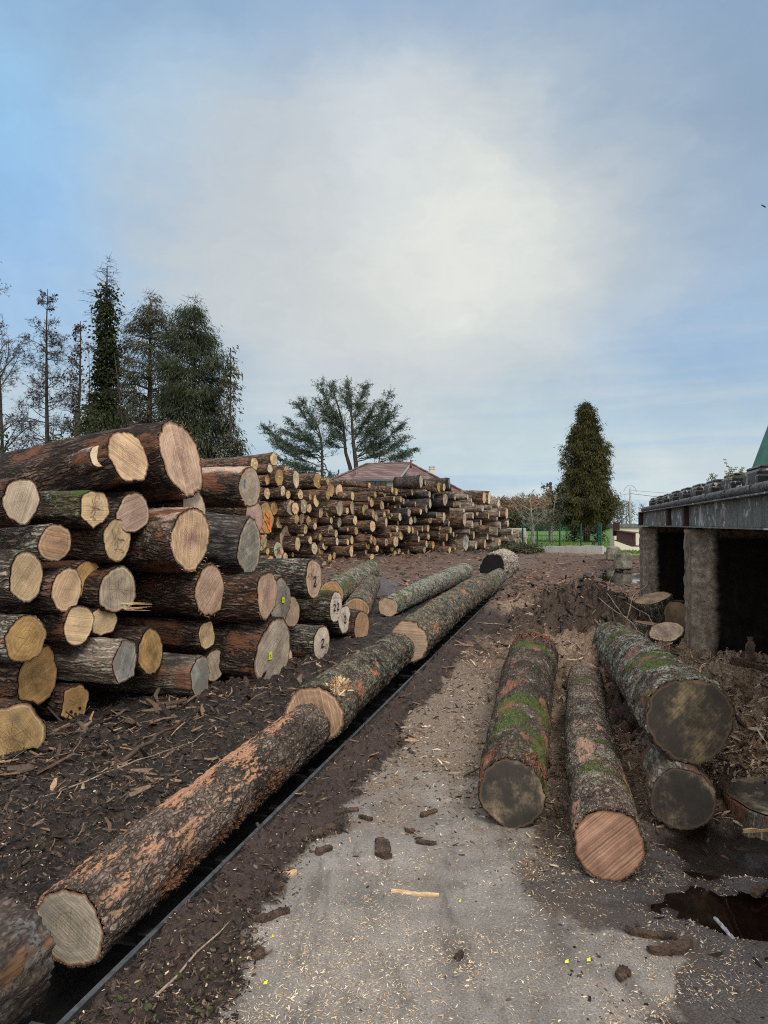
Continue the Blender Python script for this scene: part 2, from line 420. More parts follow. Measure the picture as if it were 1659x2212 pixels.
M = {}
M['pile'] = bark_mat('bark_furrowed_brown', plate=(0.115, 0.080, 0.062), fissure=(0.012, 0.008, 0.006), inner=(0.12, 0.052, 0.028), inner_amt=0.26, lichen_amt=0.10, sx=0.13, sc=24, bump=1.0)
M['pile_grey'] = bark_mat('bark_furrowed_grey', plate=(0.22, 0.20, 0.175), fissure=(0.02, 0.016, 0.013), inner_amt=0.08, lichen=(0.27, 0.31, 0.24), lichen_amt=0.3, sx=0.12, sc=26, bump=1.0)
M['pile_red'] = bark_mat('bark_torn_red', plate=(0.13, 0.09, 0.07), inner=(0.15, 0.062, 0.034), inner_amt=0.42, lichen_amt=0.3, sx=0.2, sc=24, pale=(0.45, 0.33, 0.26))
M['pile_moss'] = bark_mat('bark_pile_mossy', plate=(0.13, 0.11, 0.08), inner_amt=0.1, lichen_amt=0.3, moss_amt=0.55, sx=0.14, sc=24)
M['black'] = bark_mat('bark_blackened', plate=(0.075, 0.07, 0.068), fissure=(0.012, 0.012, 0.012), inner=(0.10, 0.05, 0.03), inner_amt=0.15, lichen_amt=0.05, sx=0.12, sc=20, bump=0.7)
M['weathered'] = bark_mat('bark_weathered_grey', plate=(0.25, 0.23, 0.20), fissure=(0.07, 0.06, 0.05), inner=(0.17, 0.09, 0.055), inner_amt=0.35, lichen_amt=0.1, sx=0.06, sc=22, bump=0.6)
M['far'] = bark_mat('bark_far_stack', plate=(0.20, 0.145, 0.105), fissure=(0.016, 0.011, 0.008), inner=(0.16, 0.075, 0.042), inner_amt=0.28, lichen_amt=0.15, sx=0.16, sc=15, bump=1.0)
M['far_grey'] = bark_mat('bark_far_grey', plate=(0.27, 0.24, 0.20), fissure=(0.06, 0.05, 0.04), inner=(0.22, 0.13, 0.08), inner_amt=0.25, lichen_amt=0.2, sx=0.16, sc=15, bump=0.8)
M['conv_a'] = bark_mat('bark_plated_torn', plate=(0.15, 0.125, 0.108), inner=(0.36, 0.195, 0.115), inner_amt=0.20, lichen=(0.22, 0.25, 0.20), lichen_amt=0.12, sx=0.42, sc=34, disp=0.013, bump=0.8, bias=((-.75, -.1, .65), .13))
M['conv_b'] = bark_mat('bark_scaly', plate=(0.19, 0.165, 0.13), fissure=(0.03, 0.02, 0.014), inner=(0.33, 0.14, 0.07), inner_amt=0.13, lichen=(0.24, 0.27, 0.20), lichen_amt=0.42, sx=0.6, sc=26, disp=0.016, bump=0.9)
M['corner'] = bark_mat('bark_dark_rounded', plate=(0.10, 0.085, 0.075), fissure=(0.03, 0.022, 0.018), inner=(0.13, 0.072, 0.038), inner_amt=0.05, lichen=(.15, .155, .15), lichen_amt=.4, sx=0.5, sc=22, disp=0.008, bump=0.5)
M['lichen'] = bark_mat('bark_lichened', plate=(0.20, 0.18, 0.14), inner_amt=0.10, lichen=(0.40, 0.43, 0.36), lichen_amt=0.6, moss_amt=0.25, sx=0.5, sc=26, disp=0.014)
M['mossy'] = bark_mat('bark_mossy_red', plate=(0.13, 0.11, 0.09), inner=(0.20, 0.088, 0.052), inner_amt=0.27, lichen_amt=0.25, moss_amt=0.42, sx=0.5, sc=30, chips_amt=0.15, disp=0.014)
M['chippy'] = bark_mat('bark_with_sawdust', plate=(0.20, 0.16, 0.135), inner=(0.34, 0.20, 0.14), inner_amt=0.16, lichen=(0.30, 0.34, 0.24), lichen_amt=0.35, moss_amt=0.18, sx=0.5, sc=34, chips_amt=0.75, disp=0.014)
M['mossy2'] = bark_mat('bark_lichen_and_moss', plate=(0.17, 0.12, 0.10), inner=(0.17, 0.08, 0.06), inner_amt=0.25, lichen=(0.42, 0.46, 0.38), lichen_amt=0.5, moss_amt=0.42, sx=0.5, sc=30, chips_amt=0.2, disp=0.014)
M['stump'] = bark_mat('bark_pale_butt', plate=(0.42, 0.37, 0.30), fissure=(0.12, 0.09, 0.07), inner=(0.20, 0.12, 0.08), inner_amt=0.25, lichen=(0.55, 0.54, 0.48), lichen_amt=0.5, sx=0.5, sc=9, bump=0.8)
M['face'] = face_mat('sawn_face', dirt=0.26, pink=0.75, crack=.6)
M['face_clean'] = face_mat('sawn_face_clean', dirt=0.18, ring=0.8, saw=0.9, pink=0.35, crack=.5)
M['face_dry'] = face_mat('sawn_face_dry', stain=0.25, stain_col=(0.17, 0.15, 0.12), dirt=0.35, saw=0.7, pink=0.0)
M['face_grey'] = face_mat('sawn_face_grey', stain=0.45, stain_col=(0.20, 0.185, 0.155), dirt=0.4, saw=0.9, crack=0.5, pink=0.0)
M['face_dirty'] = face_mat('sawn_face_dirty', stain=0.75, stain_col=(0.035, 0.033, 0.030), dirt=0.5, ring=0.5, saw=0.9, crack=0.0, pink=0.0, rimc=.35)
M['face_far'] = face_mat('sawn_face_far', stain=0.12, stain_col=(0.2, 0.17, 0.13), dirt=0.35, crack=0.7, saw=0.6, pink=0.1)
M['face_saw'] = face_mat('sawn_face_striped', dirt=0.3, ring=0.35, saw=1.35, crack=0.0, pink=0.6, sap=0.6)
M['torn'] = plain_mat('torn_inner_bark', (0.34, 0.17, 0.085), 0.85, 0.5, 20, 0.5, stretch=(.3, 1, 1), col2=(0.15, 0.07, 0.04))
M['torn_red'] = plain_mat('torn_red_bark', (0.28, 0.10, 0.055), 0.85, 0.5, 20, 0.5, col2=(0.13, 0.055, 0.035))
M['hollow'] = plain_mat('black_hollow', (0.008, 0.007, 0.006), 0.95, 0.4)  # flat near-black colour for the end disc of the hollow butt
M['yellow'] = plain_mat('yellow_tag', (0.62, 0.72, 0.02), 0.5, 0.08, bump=0, col2=(0.62, 0.72, 0.02))
M['yellowdot'] = plain_mat('yellow_plate', (0.75, 0.70, 0.22), 0.5, 0.08, bump=0, col2=(0.75, 0.70, 0.25))
M['ink'] = plain_mat('black_ink', (0.015, 0.012, 0.012), 0.6, 0.1, bump=0)
M['pencil'] = plain_mat('pencil_grey', (0.16, 0.11, 0.08), 0.7, 0.1, bump=0)
M['red_spray'] = plain_mat('red_spray', (0.85, 0.10, 0.08), 0.5, 0.15, bump=0)
M['orange_spray'] = plain_mat('orange_spray', (0.90, 0.24, 0.05), 0.5, 0.15, bump=0)
M['green_spray'] = plain_mat('green_spray', (0.05, 0.45, 0.18), 0.5, 0.15, bump=0)
M['blue_spray'] = plain_mat('blue_spray', (0.08, 0.32, 0.50), 0.5, 0.15, bump=0)
M['splinter'] = plain_mat('fresh_splinter', (0.62, 0.47, 0.30), 0.75, 0.3, 30, 0.4, stretch=(0.3, 1, 1), col2=(0.45, 0.28, 0.14))
M['barkchunk'] = plain_mat('bark_chunk', (0.115, 0.07, 0.047), 0.9, 0.8, 16, 1.0, col2=(0.045, 0.03, 0.022), dist=.02)
M['sky_glint'] = plain_mat('sky_glint', (0.45, 0.46, 0.50), 0.4, 0.1)  # pale colour standing in for sky reflected in the puddle

# ------------------------------------------------------------------ logs
def outline(seed, amp, m, kind='round'):
    rs = np.random.RandomState(seed); th = np.arange(m)*2*math.pi/m
    r = np.ones(m)
    for k in range(2, 8):
        r += amp*rs.uniform(-1, 1)/(k-0.6)*np.cos(k*th+rs.uniform(0, 6.28))
    if kind == 'angular':
        n = rs.randint(5, 8); a = np.sort(rs.uniform(0, 2*math.pi, n)); 
        a = np.arange(n)*2*math.pi/n + rs.uniform(-0.35, 0.35, n); d = rs.uniform(0.80, 1.02, n)
        pol = np.min(np.array([d_/np.maximum(np.cos(th-a_), 0.25) for a_, d_ in zip(a, d)]), axis=0)
        r = np.minimum(r*1.06, pol)
    return r/np.max(r)*1.0 if kind == 'angular' else r

def log_meshes(L, R0, R1, seed, bark, face, m=40, rings=14, amp=0.06, kind='round', rim=0.06, rough=0.012, bend=0.0, name='log', far_face=True, flat_end=0.0):
    rs = np.random.RandomState(seed+5)
    o0 = outline(seed, amp, m, kind); o1 = outline(seed+991, amp*0.9, m)
    t = np.linspace(0, 1, rings)
    t = t**1.15 if rings > 20 else t
    th = np.arange(m)*2*math.pi/m
    X = (t*L)[:, None]+np.zeros((1, m))
    blend = ss(t, 0, 0.5)[:, None]
    R = (R0+(R1-R0)*t)[:, None]*(o0[None, :]*(1-blend)+o1[None, :]*blend)
    P = np.stack([X*1.3, R*np.cos(th)*4, R*np.sin(th)*4], -1).reshape(-1, 3)
    R = R*(1+0.05*fbm(P, seed, 3).reshape(rings, m))
    P2 = np.stack([X*9, R*np.cos(th)*28, R*np.sin(th)*28], -1).reshape(-1, 3)
    R = R+rough*R0*3*fbm(P2, seed+3, 2).reshape(rings, m)
    # cut rim: bark edge slightly uneven
    X[0] += rs.uniform(-0.006, 0.006, m)*(1 if m > 20 else 0)
    by = bend*np.sin(t*math.pi)*R0; bz = bend*0.5*np.sin(t*2.2+seed)*R0-bend*0.5*np.sin(seed)*R0
    Y = R*np.cos(th)+by[:, None]; Z = R*np.sin(th)+bz[:, None]
    V = np.stack([X, Y, Z], -1).reshape(-1, 3)
    i = np.arange(rings-1)[:, None]*m; j = np.arange(m)[None, :]; j2 = (j+1) % m
    Q = np.stack([i+j, i+m+j, i+m+j2, i+j2], -1).reshape(-1, 4)
    mb = MB()
    mb.addmix(V, Q, [])
    # inner lip behind the face
    fr = R[0]*(1-rim)
    lip = np.stack([np.full(m, 0.004), fr*np.cos(th), fr*np.sin(th)], -1)
    k = mb.n; mb.V.append(lip); mb.n += m
    q = np.stack([j[0], j2[0], k+j2[0], k+j[0]], -1); mb.F[4].append(q); mb.M[4].append(np.zeros(m, int))
    # far end cap
    c = mb.n; mb.V.append(np.array([[L, by[-1], bz[-1]]])); mb.n += 1
    b = (rings-1)*m
    tr = np.stack([np.full(m, c), b+j2[0], b+j[0]], -1); mb.F[3].append(tr); mb.M[3].append(np.ones(m, int))
    me_b = mb.mesh('bark', [bark, M['endgrain']], True)
    # face
    nr = 8 if m >= 36 else 3
    fr = fr*1.004
    rr = (np.arange(nr)+1)/nr
    Vf = [[0, 0, 0]]; rn = [0]
    for q_ in rr:
        for a in range(m):
            Vf.append([0, fr[a]*q_*math.cos(th[a]), fr[a]*q_*math.sin(th[a])]); rn.append(q_)
    Vf = np.array(Vf); rn = np.array(rn)
    bumpx = 0.006*fbm(Vf*9+seed, seed, 2)
    Vf[:, 0] = -0.004+bumpx*(rn < 0.99)*0.6
    Qf = []; Tf = [[0, 1+a, 1+(a+1) % m] for a in range(m)]
    Tf = [[0, b_, a_] for (_, a_, b_) in Tf]
    for k in range(nr-1):
        for a in range(m):
            a2 = (a+1) % m
            Qf.append([1+k*m+a, 1+k*m+a2, 1+(k+1)*m+a2, 1+(k+1)*m+a])
    fb = MB(); fb.addmix(Vf, Qf, Tf)
    me_f = fb.mesh('cut_face', [face], True, {'rn': rn})
    return me_b, me_f

M['endgrain'] = plain_mat('far_end_grain', (0.30, 0.20, 0.12), 0.85, 0.3, 12, 0.2)

def place(o, P, b, roll=0.0):
    b = Vector(b).normalized(); y = Vector((0, 0, 1)).cross(b)
    if y.length < 1e-3: y = Vector((0, 1, 0))
    y.normalize(); z = b.cross(y)
    Mx = Matrix((b, y, z)).transposed()
    Mx = Mx @ Matrix.Rotation(roll, 3, 'X')
    o.matrix_world = Matrix.Translation(P) @ Mx.to_4x4()

TAN = (0.64, 0.435, 0.265); OCHRE = (0.50, 0.31, 0.125); PINK = (0.57, 0.385, 0.27); PALE = (0.64, 0.51, 0.37); GREY = (0.45, 0.37, 0.27)
WHITE = (0.66, 0.57, 0.47); BROWN = (0.44, 0.27, 0.155); YTAN = (0.61, 0.44, 0.255); DGREY = (0.31, 0.27, 0.215)

def glyph(mb, pts, w, s, cy, cz, rot=0.0, x=-0.012):
    """flat ribbon stroke on a log face; local y runs left in the photo, z up"""
    P = np.array(pts, float)*s; c, sn = math.cos(rot), math.sin(rot)
    P = np.stack([P[:, 0]*c-P[:, 1]*sn, P[:, 0]*sn+P[:, 1]*c], -1)
    T = np.gradient(P, axis=0); T /= np.linalg.norm(T, axis=1)[:, None]+1e-9
    Nn = np.stack([-T[:, 1], T[:, 0]], -1)*w/2
    A = P+Nn; B = P-Nn; n = len(P)
    V = [[x, cy-a[0], cz+a[1]] for a in A]+[[x, cy-a[0], cz+a[1]] for a in B]
    mb.add(V, [[k, k+1, n+k+1, n+k] for k in range(n-1)])
TWO = [(-0.32, 0.30), (-0.12, 0.5), (0.15, 0.48), (0.3, 0.25), (0.15, 0.0), (-0.15, -0.25), (-0.35, -0.48), (-0.1, -0.42), (0.15, -0.5), (0.38, -0.38)]

def make_log(P, b, L, R0, R1, seed, bark, face, color, label, group='logs', m=40, rings=14, roll=0.0, **kw):
    t = thing('log', label, 'log', group=group)
    me_b, me_f = log_meshes(L, R0, R1, seed, bark, face, m, rings, **kw)
    place(t, P, b, roll)
    link('bark', me_b, t)
    link('cut_face', me_f, t, color=color)
    return t

# ---- near stack.  (px, py, width px, height px, colour, face, bark, kind, amp, depth offset, label, marks)
def face_line(px):
    t = (px-CX)/F
    pts = [(-3.2, 4.75), (-2.85, 5.27), (-1.2, 7.7), (-0.80, 8.9), (-0.22, 10.3), (0.3, 12)]
    best = None
    for (x0, y0), (x1, y1) in zip(pts, pts[1:]):
        den = (x1-x0)-t*(y1-y0)
        s = (t*y0-x0)/den
        if -0.001 <= s <= 1.001: return y0+s*(y1-y0)
    return 5.0 if px < 60 else 10.5
NEAR = [
 (276, 984, 86, 120, TAN, 'face', 'pile', 'round', .10, .1, 'thick tan log with a pale sawn knot beside its cut end, topmost at left', 'knot'),
 (391, 990, 91, 163, PINK, 'face', 'pile', 'round', .10, .2, 'thickest log on top of the near stack, tall pinkish oval cut end', ''),
 (45, 1082, 75, 108, PALE, 'face_clean', 'pile', 'round', .10, 0, 'pale striped log with a thick bark ring at the left edge, under the top log', 'ring'),
 (202, 1098, 67, 88, YTAN, 'face_clean', 'pile_moss', 'angular', .08, 0, 'mossy log with a sliced flat side and pencil scribble, under the top tan log', 'pencil'),
 (287, 1109, 66, 92, (0.42, 0.29, 0.22), 'face_clean', 'pile', 'round', .10, .15, 'log with whitish sapwood ring around a grey brown heart, below the two top logs', 'white'),
 (418, 1098, 52, 80, PALE, 'face_dry', 'pile', 'round', .1, .35, 'pale log end peeping out between the two thick tan logs', ''),
 (412, 1164, 82, 138, TAN, 'face', 'pile_red', 'round', .09, -.1, 'tall oval tan log with a pinkish core, right below the thickest top log', ''),
 (120, 1173, 67, 85, BROWN, 'face', 'pile_grey', 'round', .07, 0, 'brownish round log, third row down, straight below the mossy sliced log', ''),
 (253, 1166, 58, 98, YTAN, 'face_clean', 'pile', 'round', .08, .1, 'tan oval log with pencil marks, just under the whitish ringed log', 'pencil'),
 (58, 1246, 67, 108, YTAN, 'face_clean', 'pile_grey', 'round', .09, -.05, 'light striped log with a brown spot at its core, near the left edge', ''),
 (145, 1273, 64, 95, TAN, 'face_clean', 'pile', 'round', .07, .02, 'dark flecked tan log touching the plain ochre one, mid height in the near stack', ''),
 (190, 1252, 61, 84, OCHRE, 'face', 'pile', 'round', .08, .25, 'plain ochre log tucked behind the dark flecked tan one', ''),
 (256, 1273, 74, 108, GREY, 'face_dry', 'pile', 'round', .09, .12, 'greyish log with torn splinters at its lower right edge', 'splinter'),
 (454, 1274, 61, 113, PINK, 'face', 'pile', 'round', .09, .05, 'pinkish log with a star crack, below the tall oval tan log', ''),
 (57, 1380, 89, 105, OCHRE, 'face_dry', 'pile_grey', 'round', .07, -.1, 'wide ochre log with three cracks from its centre, low at the left edge', ''),
 (171, 1350, 63, 82, YTAN, 'face_clean', 'pile', 'round', .07, .0, 'small yellow tan log lying left of another small one above the weathered grey log', ''),
 (226, 1337, 58, 84, YTAN, 'face_clean', 'pile', 'angular', .06, .15, 'small dotted yellow tan log just right of its pair above the weathered grey log', ''),
 (271, 1429, 54, 107, (0.40, 0.385, 0.355), 'face_grey', 'weathered', 'angular', .10, -.15, 'weathered silver grey log with a wedge shaped end, low in the near stack', ''),
 (327, 1407, 57, 100, OCHRE, 'face_dry', 'pile', 'round', .07, .1, 'deep ochre log with dark bark rim, right of the weathered grey log', 'ring'),
 (447, 1374, 44, 72, YTAN, 'face_dry', 'pile', 'angular', .09, .15, 'small straw coloured log with a dark pith dot, above the green stained log', ''),
 (434, 1460, 48, 94, (0.30, 0.31, 0.27), 'face_grey', 'weathered', 'angular', .09, -.1, 'green grey stained log lying on the ground below the straw coloured one', ''),
 (463, 1437, 44, 70, GREY, 'face_dry', 'pile', 'round', .07, .25, 'dull tan log half hidden behind the green grey stained one', ''),
 (85, 1459, 78, 124, (0.46, 0.28, 0.11), 'face_dry', 'pile', 'round', .16, .15, 'dirty ochre log with a crooked outline, squeezed above the huge pale butt', ''),
 (164, 1517, 69, 91, (0.44, 0.27, 0.11), 'face_dry', 'pile', 'angular', .08, .15, 'ochre log with three dark spots lying on the ground right of the huge butt', 'spots'),
 (26, 1592, 152, 182, (0.50, 0.33, 0.15), 'face_dry', 'pile', 'angular', .08, -.35, 'huge pale butt log with an angular outline at the bottom left of the stack', ''),
 (577, 1284, 43, 106, PINK, 'face', 'pile', 'round', .09, -.2, 'pinkish oval log right of the hanging blackened log, bark all round', ''),
 (604, 1297, 47, 104, DGREY, 'face_grey', 'pile', 'round', .10, .15, 'dark grey cut log with a yellow tag, behind the pinkish oval one', 'tag'),
 (631, 1322, 32, 70, (0.42, 0.30, 0.21), 'face', 'pile', 'round', .08, .3, 'small brown log peeping out right of the dark tagged log', ''),
 (592, 1409, 76, 142, (0.45, 0.37, 0.29), 'face_dry', 'pile', 'round', .17, -.15, 'big pear shaped grey tan log with a yellow tag and radial cracks, on the ground', 'tag'),
 (618, 1425, 30, 62, PALE, 'face', 'pile', 'round', .08, .35, 'thin pale log edge showing behind the big pear shaped tagged log', ''),
 (678, 1250, 36, 86, (0.50, 0.34, 0.24), 'face_clean', 'pile_grey', 'round', .06, .1, 'deeply furrowed grey log with a handwritten 2, highest of the numbered logs', 'two'),
 (725, 1311, 27, 69, WHITE, 'face_clean', 'pile_moss', 'round', .05, .2, 'whitish log end with a handwritten 22 beside the furrowed numbered log', 'twotwo'),
 (744, 1336, 27, 63, WHITE, 'face_clean', 'pile_grey', 'round', .05, .55, 'whitish log numbered 2, half behind the one numbered 22', 'two'),
 (695, 1387, 36, 74, WHITE, 'face_clean', 'pile_grey', 'round', .05, -.2, 'whitish log numbered 2 lying lowest, in front of the conveyor', 'two'),
 (781, 1354, 39, 68, BROWN, 'face_clean', 'pile', 'round', .05, .3, 'plain brown log right of the numbered whitish ends', ''),
 (540, 1052, 46, 88, (0.46, 0.36, 0.27), 'face_dry', 'pile_red', 'round', .08, .5, 'red barked log with a grey tan end and blue dash, beside the thickest top log', 'blue'),
 (538, 1182, 60, 141, (0.36, 0.32, 0.26), 'face_grey', 'black', 'angular', .10, .2, 'blackened log with a long grey wedge end, above the pinkish oval one', ''),
 (549, 1117, 40, 74, (0.50, 0.34, 0.28), 'face_clean', 'pile', 'round', .06, 1.2, 'pink log with white rim between the red barked and the blackened log', ''),
]
def near_logs():
    for i, (px, py, w, h, color, face, bark, kind, amp, dd, label, mark) in enumerate(NEAR):
        y = face_line(px)+dd
        P = at(px, py, y)
        azr = math.atan2(P.x, P.y)
        th = math.acos(min(0.98, w/h)) + abs(azr) if px < CX else math.acos(w/h)
        th = min(max(th, rad(63)), rad(78))
        tilt = 0.02*math.sin(i*2.3)
        if i == 0: th = rad(67); tilt = -0.26
        if i == 1: th = rad(73); tilt = -0.20
        R = h/2*y/F
        # a sheared ellipse is slightly taller than the disc; keep the disc radius
        b = Vector((-math.sin(th), math.cos(th), tilt))
        L = 4.8 if px < 500 else 4.2
        t = make_log(P, b, L, R, R*1.02, 100+i*7, M[bark], M[face], color, label, group='logs of the near stack',
                     m=72, rings=50, roll=(i*1.7) % 6.28 if kind == 'round' else 0, amp=amp*1.2, kind=kind, rim=0.085 if mark == 'ring' else 0.045, bend=0.5, rough=.013)
        mk = MB()
        inv = t.matrix_world.to_3x3().inverted()
        if mark in ('two', 'twotwo'):
            t.rotation_euler  # keep roll = 0 so that the writing stands upright
            roll = (i*1.7) % 6.28
            place(t, P, b, 0)
            s = R*0.42
            if mark == 'two': glyph(mk, TWO, R*0.085, s*1.15, -R*0.05, -R*0.05 if i != 30 else -R*.15)
            else:
                glyph(mk, TWO, R*0.085, s, R*0.25, 0); glyph(mk, TWO, R*0.085, s, -R*0.3, 0)
            mk.build('number', M['ink'], t, smooth=False)
            pc = MB(); rs = random.Random(i)
            for k in range(7):
                a = rs.uniform(0, 6.28); r = R*rs.uniform(.2, .6)
                glyph(pc, [(math.cos(q*0.7+a)*(1+.3*math.sin(q*2.+k)), math.sin(q*0.7+a)) for q in range(5)], R*0.02, R*.22, r*math.cos(a)*1.1, r*math.sin(a), x=-.011)
            pc.build('pencil_mark', M['pencil'], t, smooth=False)
        elif mark == 'pencil':
            place(t, P, b, 0); rs = random.Random(i)
            for k in range(5):
                glyph(mk, [(math.cos(q*0.9)*(.6+.3*math.sin(q*2.+k)), math.sin(q*0.9+k)) for q in range(7)], R*0.025, R*.2, R*rs.uniform(-.3, .3), R*(0.5-k*.25), rot=k, x=-.011)
            mk.build('pencil_mark', M['pencil'], t, smooth=False)
        elif mark == 'tag':
            place(t, P, b, 0)
            g = MB(); s = R*0.11; cy, cz = (R*0.25, -R*0.05) if py > 1350 else (-R*.25, 0)
            g.box((-0.016, cy, cz), (0.004, s*1.6, s*2), mi=0); g.build('tag', M['yellow'], t, smooth=False)
            glyph(mk, [(-.4, .3), (0, .1), (-.3, -.1), (.3, -.4)], s*.18, s*1.2, cy, cz, x=-.0205)
            mk.build('tag_writing', M['ink'], t.children[-1], smooth=False)
        elif mark == 'blue':
            place(t, P, b, 0)
            glyph(mk, [(0, .5), (.08, .2), (0, -.1), (.1, -.5)], R*.12, R*.4, R*.55, R*.15, x=-.012); mk.build('paint_mark', M['blue_spray'], t, smooth=False)
        elif mark == 'spots':
            place(t, P, b, 0)
            for (cy, cz, r) in ((R*.25, -R*.35, .13), (R*.0, -R*.5, .10), (-R*.25, -R*.3, .11)):
                glyph(mk, [(-.5, 0), (-.2, .05), (.2, -.05), (.5, .03)], R*r*1.2, R*r*1.3, cy, cz, x=-.012)
            mk.build('dark_knot', M['ink'], t, smooth=False)
        elif mark == 'knot':
            me_b, me_f = log_meshes(.5, R*.42, R*.6, 7, M['pile_red'], M['face_clean'], 32, 8, amp=.15, rim=.04)
            k = link('knot_stub', me_b, t); k.location = (0.10, R*.93, R*.02)
            k.rotation_euler = (0, 0, rad(-14))
            f = link('cut_face', me_f, k, color=PALE)
        elif mark == 'splinter':
            place(t, P, b, 0); rs = random.Random(3)
            for k in range(9):
                z = -R*rs.uniform(.55, .85); y0 = -R*rs.uniform(.1, .6)
                mk.tube([[0.05, y0, z], [-.04, y0-.02, z-.005], [-.10-rs.random()*.12, y0-.06-rs.random()*.1, z-rs.uniform(-.01, .02)]], [.006, .004, .001], 4)
            mk.build('torn_fibre', M['splinter'], t)
        # torn fibres on rims of the top logs
        if i in (1, 6, 13, 25, 35):
            fr = MB(); rs = random.Random(i)
            for k in range(26):
                a = rs.uniform(0, 6.28); r = R*1.0
                c_, s_ = math.cos(a), math.sin(a)
                l = rs.uniform(.008, .035)
                fr.tube([[0.03, r*c_, r*s_], [-.01, r*1.02*c_, r*1.02*s_], [-.01-l*.5, (r+l*.7)*c_+rs.uniform(-.02, .02), (r+l*.7)*s_+rs.uniform(-.02, .02)]], [.003, .002, .0005], 3)
            fr.build('torn_fibre', M['splinter'], t)
near_logs()
# ------------------------------------------------------------------ far stack
def c3(l): return [(432+.2279*x, 918+.2279*y, .2279*h) for x, y, h in l]
def c4(l): return [(756+.2604*x, 972+.2604*y, .2604*h) for x, y, h in l]
FAR = c3([(515,370,125),(700,325,130),(635,520,130),(750,490,195),(910,515,170),(1120,530,170),(1240,620,145),(1320,625,135),(1210,665,110),(785,625,110),(635,650,110),
 (835,660,90),(950,660,100),(700,795,155),(815,855,155),(865,785,165),(905,790,130),(985,770,140),(915,895,110),(965,885,115),(1035,790,90),(1145,835,100),(1090,895,125),
 (1265,795,125),(1325,790,155),(1450,780,155),(1560,800,110),(1640,845,90),(1590,700,60),(1270,885,50),(1320,925,100),(1470,905,90),(1635,960,110),(820,1070,250),(955,1045,120),
 (1000,990,90),(1090,960,70),(1240,1005,120),(1290,1030,80),(1475,1005,90),(1570,990,90),(1400,990,50),(745,1190,175),(925,1130,130),(1085,1170,130),(1180,1070,90),
 (1150,1185,120),(1185,1140,100),(1300,1105,80),(1400,1110,60),(1440,1090,90),(1590,1130,110),(1280,1170,50),(1440,1175,90),(1575,1200,60),(1180,1250,65),
 (1230,1265,100),(1350,1245,110),(1630,1260,90),(1570,1310,80),(810,1250,80),(880,1230,50),(1100,1285,110),(1130,1280,100)])
FAR += c4([(160,290,60),(155,405,55),(210,370,65),(350,330,65),(385,350,65),(365,405,45),(315,440,75),(120,495,100),(265,460,80),(190,530,75),(375,490,70),
 (445,425,65),(480,450,90),(490,520,80),(560,500,80),(590,260,110),(625,270,70),(630,360,80),(660,370,60),(470,360,80),(740,310,100),(825,275,105),(665,445,90),(790,410,100),
 (665,570,85),(830,480,80),(780,560,90),(860,585,125),(950,575,125),(1115,395,100),(1155,400,110),(1235,450,95),(915,455,60),(1055,500,110),(1100,485,60),(1150,550,50),
 (1220,540,110),(1240,530,60),(1300,525,100),(1020,545,60),(1015,620,70),(1085,605,60),(1060,640,80),(990,665,65),(835,665,60),(945,510,60),(285,540,75),
 (320,515,50),(345,540,35),(330,560,35),(415,555,65),(400,600,55),(300,600,80),(505,590,70),(540,580,60),(185,635,95),(250,655,60),(50,670,75),(130,665,70),
 (340,690,90),(440,665,70),(490,660,65),(520,665,60),(600,655,50),(745,640,60),(740,695,60),(560,690,45),(425,710,80),(235,700,40),(505,725,60),(175,740,90),
 (205,755,90),(380,760,100),(300,765,70),(150,780,90),(10,840,100),(265,810,110),(130,850,50),(375,860,60),(440,875,70),(485,855,70),(285,890,70),
 (180,905,75),(350,920,50),(650,720,60),(570,740,50),(635,780,60),(690,790,70),(735,785,80),(775,780,60),(860,700,50),(960,770,150),(870,820,40),(1045,790,75),
 (1140,720,60),(1185,720,75),(1160,655,70),(1220,680,70),(1245,625,60),(1300,680,80),(1290,740,90),(1310,610,60),(1345,680,60),(1435,695,75),(1465,710,70),(1460,760,75),
 (1350,760,60),(1240,780,100),(1120,780,80),(1190,800,80),(1310,790,70),(1080,835,50)])
def far_y(px):
    t = (px-CX)/F
    if px < 600: 
        return 26*0.5+0.5*26+(px-600)*0.05
    s = (26*t+4)/(13.1-20*t); return 26+20*s
TOPY = [(545, 1003), (600, 985), (640, 1012), (700, 1026), (740, 1048), (800, 1056), (850, 1056), (880, 1040), (900, 1026), (930, 1030), (975, 1036), (990, 1062), (1050, 1065), (1085, 1075), (1100, 1105), (1108, 1140), (1140, 1160)]
